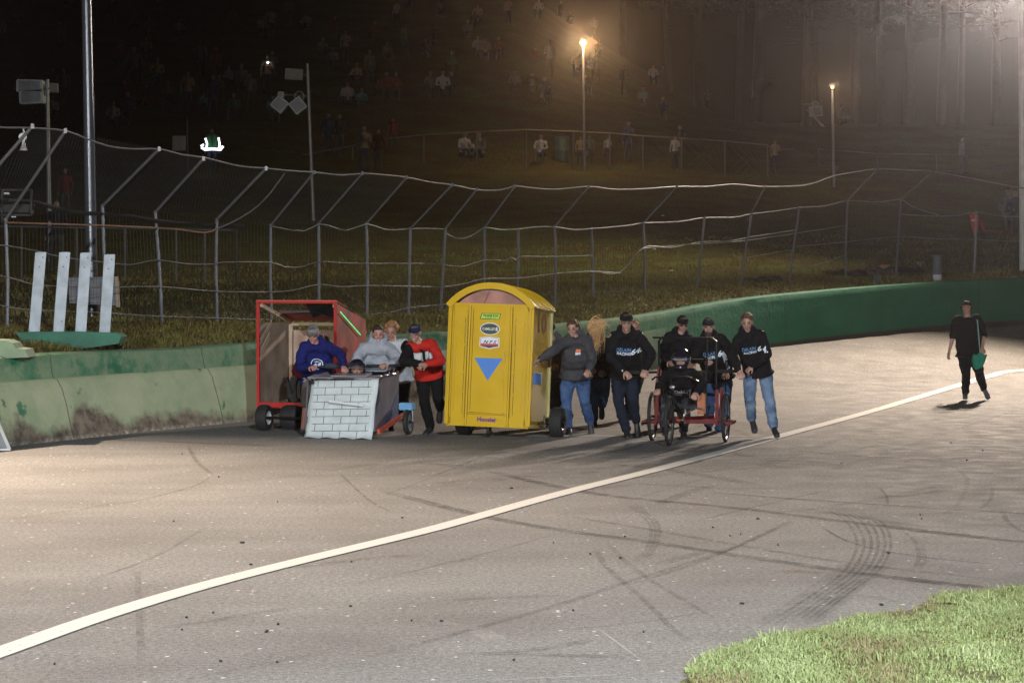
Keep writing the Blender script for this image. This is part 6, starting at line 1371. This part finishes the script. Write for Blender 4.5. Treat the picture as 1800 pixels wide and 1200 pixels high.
# ------------------------------------------------------------------ spectators
def crowd():
    SK = mat('far_skin', (.16, .10, .075), .6)
    def fig(kind, top, bot, seed):
        rnd = random.Random(seed); mb = MB(); L = lambda pts, rs: limb(mb, pts, rs, 8)
        if kind == 'stand':
            hipz, sh, hd = .9, 1.42, 1.62; a = rnd.uniform(-.05, .05)
            L([(0,0,.9),(0,0,1.2),(0,0,1.38)], [.15,.14,.13]); L([(-.18,0,1.38),(.18,0,1.38)], [.08,.08]); L([(0,0,1.4),(0,-.02,1.52)], [.055,.05]); mb.ell((0,-.02,1.63), (.078,.095,.12))
            for s in (-1, 1):
                L([(s*.09,0,.9),(s*.12,-.03,.48),(s*.13,.02,.08)], [.1,.07,.05]); mb.ell((s*.13,-.06,.05), (.045,.12,.045))
                if rnd.random() < .45: L([(s*.2,0,1.38),(s*.27,-.05,1.12),(s*.05,-.24,1.18)], [.06,.05,.035]); mb.ell((s*.03,-.26,1.19), .045)
                else: L([(s*.2,0,1.38),(s*.27,0,1.1),(s*.25,-.08,.86)], [.06,.05,.035]); mb.ell((s*.25,-.1,.8), (.03,.04,.07))
            zt, zb = .88, 1.5
        else:
            lo = .42 if kind == 'sit' else .12
            L([(0,0,lo+.05),(0,-.02,lo+.3),(0,-.05,lo+.5)], [.16,.14,.13]); L([(-.18,-.05,lo+.5),(.18,-.05,lo+.5)], [.08,.08]); L([(0,-.06,lo+.54),(0,-.1,lo+.65)], [.055,.05]); mb.ell((0,-.11,lo+.76), (.078,.095,.12))
            for s in (-1, 1):
                kz = lo+.1 if kind == 'sit' else lo+.3; L([(s*.1,-.03,lo),(s*.15,-.42,kz),(s*.13,-.5 if kind == 'sit' else -.75,.08)], [.1,.075,.05]); mb.ell((s*.13,-.58 if kind == 'sit' else -.83,.05), (.045,.12,.045))
                L([(s*.2,-.05,lo+.5),(s*.27,-.12,lo+.26),(s*.12,-.36,lo+.22)], [.06,.05,.035]); mb.ell((s*.1,-.4,lo+.22), .045)
            zt, zb = lo+.07, lo+.62
        o = remesh(mb, 'person', SK, None, .028, 2, .02, TX_SOFT); me = o.data
        for m_ in (top, bot, mat('dark_hair', (.03, .02, .015), .8)): me.materials.append(m_)
        idx = []
        for p in me.polygons:
            c = p.center; hand = (abs(c.y+.26) < .06 and abs(c.x) < .1 and c.z > 1.1) if kind == 'stand' else False
            if c.z > zb+.06: idx.append(3 if (c.z > zb+.17 or c.y > -.02) else 0)
            elif c.z > zb: idx.append(0)
            elif kind == 'stand': idx.append(2 if c.z < zt and not (abs(c.x) > .2) else (0 if (c.z < .84 and abs(c.x) > .2) else 1))
            else: idx.append(2 if (c.z < zt or (c.y < -.25 and c.z < zt+.12)) else 1)
        me.polygons.foreach_set('material_index', idx); bpy.data.objects.remove(o); return me
    cols = {'white': (.26, .26, .28), 'grey': (.10, .10, .11), 'red': (.12, .02, .016), 'navy': (.02, .025, .07), 'black': (.02, .02, .022), 'green': (.05, .1, .06), 'tan': (.22, .17, .12), 'teal': (.06, .15, .16)}
    ME = {}
    def get(kind, c):
        if (kind, c) not in ME: ME[kind, c] = fig(kind, CL('far_'+c, cols[c]), CL('far_trousers_%d' % (len(ME) % 2), ((.03, .035, .06), (.05, .045, .04))[len(ME) % 2]), len(ME))
        return ME[kind, c]
    used = {}
    def place(px, py, kind, c, label, rz=None, s=1, Y=None):
        b = GH(px, py) if not Y else H(px, Y); o = bpy.data.objects.new('person', get(kind, c)); COL.objects.link(o); o.location = b; o.rotation_euler = (0, 0, R(random.uniform(-35, 35) if rz is None else rz)); o.scale = (s, s, s)
        return tag(o, label, 'person', 'spectators on the hillside')
    known = [(640,302,'stand','tan','spectator in pale tan jacket standing at the bend of the upper fence',10,1.05), (665,300,'stand','red','spectator in red beside the one in tan jacket at the upper fence',-20,.95), (578,272,'stand','navy','spectator in navy standing left of the one in tan',0,1), (597,274,'stand','black','spectator in black next to the one in navy',0,1),
      (690,262,'stand','red','small figure in red behind the upper fence rail',0,.75), (815,278,'lounge','white','spectator in white top sitting on the grass behind the upper fence',30,1.15), (845,280,'lounge','grey','spectator in grey sitting against the one in white',-35,1.15), (951,290,'sit','white','spectator in white shirt seated left of the green bin',-10,1), (1020,290,'stand','tan','small spectator standing left of the tall lamp post',0,.7), (1036,288,'stand','grey','small spectator just right of the tall lamp post',0,.7), (1068,280,'stand','white','child in white at the fence right of the lamp post',0,.55),
      (1187,297,'stand','white','spectator in white standing at the fence right of centre',-30,.8), (1195,292,'stand','black','taller spectator in dark behind the one in white',0,1), (1105,285,'stand','navy','spectator in navy at the fence right of the tall lamp post',0,1), (1362,304,'stand','tan','spectator with pale cap at the right end of the chain link fence',20,.8), (1690,308,'stand','grey','lone man in grey jacket on the dark slope at the right',60,.95),
      (779,180,'sit','white','spectator in bright white shirt in the middle of the hillside',0,1.2), (757,176,'sit','grey','spectator in grey left of the bright white shirt',10,1.1), (795,178,'sit','navy','spectator in navy right of the bright white shirt',-10,1.1), (680,180,'sit','red','spectator in red hood, left one of the red pair',0,1.15), (697,178,'sit','red','spectator in red, right one of the red pair',0,1.1), (840,106,'sit','white','upper spectator in white above the bright white shirt',0,1), (853,110,'sit','tan','spectator in pale yellow top high on the hillside',0,1), (876,108,'sit','red','spectator in dark red beside the pale yellow top',0,1), (905,170,'sit','grey','spectator in grey right of the middle of the hillside',0,1), (935,174,'sit','black','spectator in black seated left of the lamp glow',0,1),
      (476,70,'stand','white','spectator in pale top standing high on the hillside left of the banner',0,1), (408,62,'stand','green','spectator in green high on the hillside',0,.9), (235,148,'sit','grey','spectator in grey hunched right of the thick mast',20,1.4), (277,158,'sit','tan','spectator in pale tan seated left of the standing group',0,1.2), (352,138,'stand','grey','spectator in grey standing in the group left of the phone light',0,1.1), (380,145,'stand','red','spectator in red in the group left of the phone light',0,1), (470,168,'stand','tan','spectator holding up a lit phone',0,1.1), (425,165,'sit','grey','spectator in grey below the phone light',0,1.1), (200,232,'sit','white','seated figure in pale cap left of the white posts of the left bank',0,1), (225,225,'sit','navy','seated figure in navy beside the pale cap',0,1.2), (375,214,'stand','navy','person in navy standing behind the reflective vest',0,1.2), (330,200,'stand','tan','person holding a pole left of the reflective vest',0,1.1), (440,195,'stand','grey','person in grey to the right above the reflective vest',0,1),
      (1148,152,'sit','white','spectator in white cap right of the lamp glow',0,1), (1165,152,'sit','green','spectator in green right of the white cap',0,1), (1243,160,'sit','grey','spectator in grey seated near the pines',0,1), (1165,215,'sit','navy','spectator in navy on the slope right of the lamp post',0,1), (1475,222,'lounge','grey','person reclining on the slope by the right lamp post',40,1.1), (1770,412,'sit','grey','person seated in the dark beside the red folding chair',0,1.2), (1783,414,'sit','navy','second person seated by the red folding chair at the frame edge',0,1.2), (115,380,'stand','red','person with red sleeve behind the fence by the speaker pole',0,.9), (100,478,'stand','black','person in dark clothes behind the white boards',0,1), (590,70,'sit','red','spectator in red seated right of the speaker pole top',0,1), (585,128,'sit','grey','spectator in grey above the speaker pole boxes',0,1), (650,150,'stand','green','dim figure in green left of the red pair',0,1), (1015,140,'sit','tan','spectator lit just under the orange lamp',0,1.2), (1046,146,'sit','grey','spectator in grey under the right of the orange lamp',0,1.1)]
    for k in known: place(k[0], k[1], k[2], k[3], k[4], k[5], k[6])
    rnd = random.Random(11); names = {'white': 'white', 'grey': 'grey', 'red': 'red', 'navy': 'navy', 'black': 'black', 'green': 'green', 'tan': 'tan', 'teal': 'teal'}; marks = [(150,'the thick mast'),(290,'the left standing group'),(372,'the reflective vest'),(540,'the speaker pole'),(690,'the red pair'),(779,'the bright white shirt'),(1025,'the orange lamp'),(1240,'the pines')]
    seen = set(); n = 0
    while n < 62:
        px = rnd.uniform(5, 1130)**1 if rnd.random() < .8 else rnd.uniform(5, 520); py = rnd.uniform(18, 240) if px < 520 else rnd.uniform(20, 205)
        if any(abs(px-k[0]) < 14 and abs(py-k[1]) < 25 for k in known): continue
        c = rnd.choice(list(cols)); kd = rnd.choice(['stand', 'sit', 'sit', 'lounge']); m = min(marks, key=lambda q: abs(q[0]-px)); v = {'stand': 'standing', 'sit': 'seated', 'lounge': 'lounging'}[kd]
        hgt = 'far up' if py < 70 else 'high' if py < 125 else 'midway' if py < 180 else 'low'; lab = '%s spectator in %s %s on the hillside %s of %s' % (v, names[c], hgt, 'left' if px < m[0] else 'right', m[1])
        if lab in seen: continue
        seen.add(lab); place(px, py, kd, c, lab, None, rnd.uniform(.85, 1.15)); n += 1
        known.append((px, py))
    # phone torch
    c = P(471, 112, GH(470,168).y-.3); g = thing('phone', 'lit phone held up by a spectator on the dark hillside', 'phone', tuple(c)); MB().box((0,0,0), (.07, .01, .14), bev=.004).build('phone_case', mat('matt_black', (.01, .01, .01), .7), g); MB().ell((0, -.02, .04), .045).build('torch', mat('white_torch', (1, .95, 1), .3, emit=12, var=.01), g, True)
    # marshal with reflective vest
    b = GH(373, 306); o = bpy.data.objects.new('person', get('stand', 'green')); COL.objects.link(o); o.location = b; o.rotation_euler = (0, 0, 0); k = 1.0; tag(o, 'marshal in a green vest with shining reflective bands on the left of the hillside', 'person')
    rm = mat('glowing_reflective_tape', (.85, .88, 1), .3, emit=2.5, var=.02); gm = CL('green_vest', (.03, .12, .05)); q = lambda x, y, dy=0: P(x, y, b.y-.25+dy)-b  # flash shine on the tape is put in as emission
    ve = remesh(limb_mb([(0,.0,1.0),(0,0,1.25),(0,0,1.38)], [.2,.2,.19]), 'vest', gm, o, .03, 2)
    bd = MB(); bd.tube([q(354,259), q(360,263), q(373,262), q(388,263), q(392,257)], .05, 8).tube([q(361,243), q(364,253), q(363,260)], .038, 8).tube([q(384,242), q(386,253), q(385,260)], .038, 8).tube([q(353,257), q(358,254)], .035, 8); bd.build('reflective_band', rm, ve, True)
def limb_mb(p, r): m = MB(); limb(m, p, r, 12); return m
crowd()
def build_haze():
    m = bpy.data.materials.new('night_haze'); m.use_nodes = True; N = m.node_tree.nodes; N.clear()
    out = N.new('ShaderNodeOutputMaterial'); v = N.new('ShaderNodeVolumePrincipled'); v.inputs['Density'].default_value = .0005
    v.inputs['Color'].default_value = (.85, .85, .9, 1); v.inputs['Anisotropy'].default_value = .92
    m.node_tree.links.new(v.outputs[0], out.inputs['Volume'])
    b = MB().box((5, 80, 14.7), (170, 230, 32)).build('haze', m); b['kind'] = 'stuff'
    tag(b, 'thin night mist hanging over the track and hillside', 'haze')
build_haze()
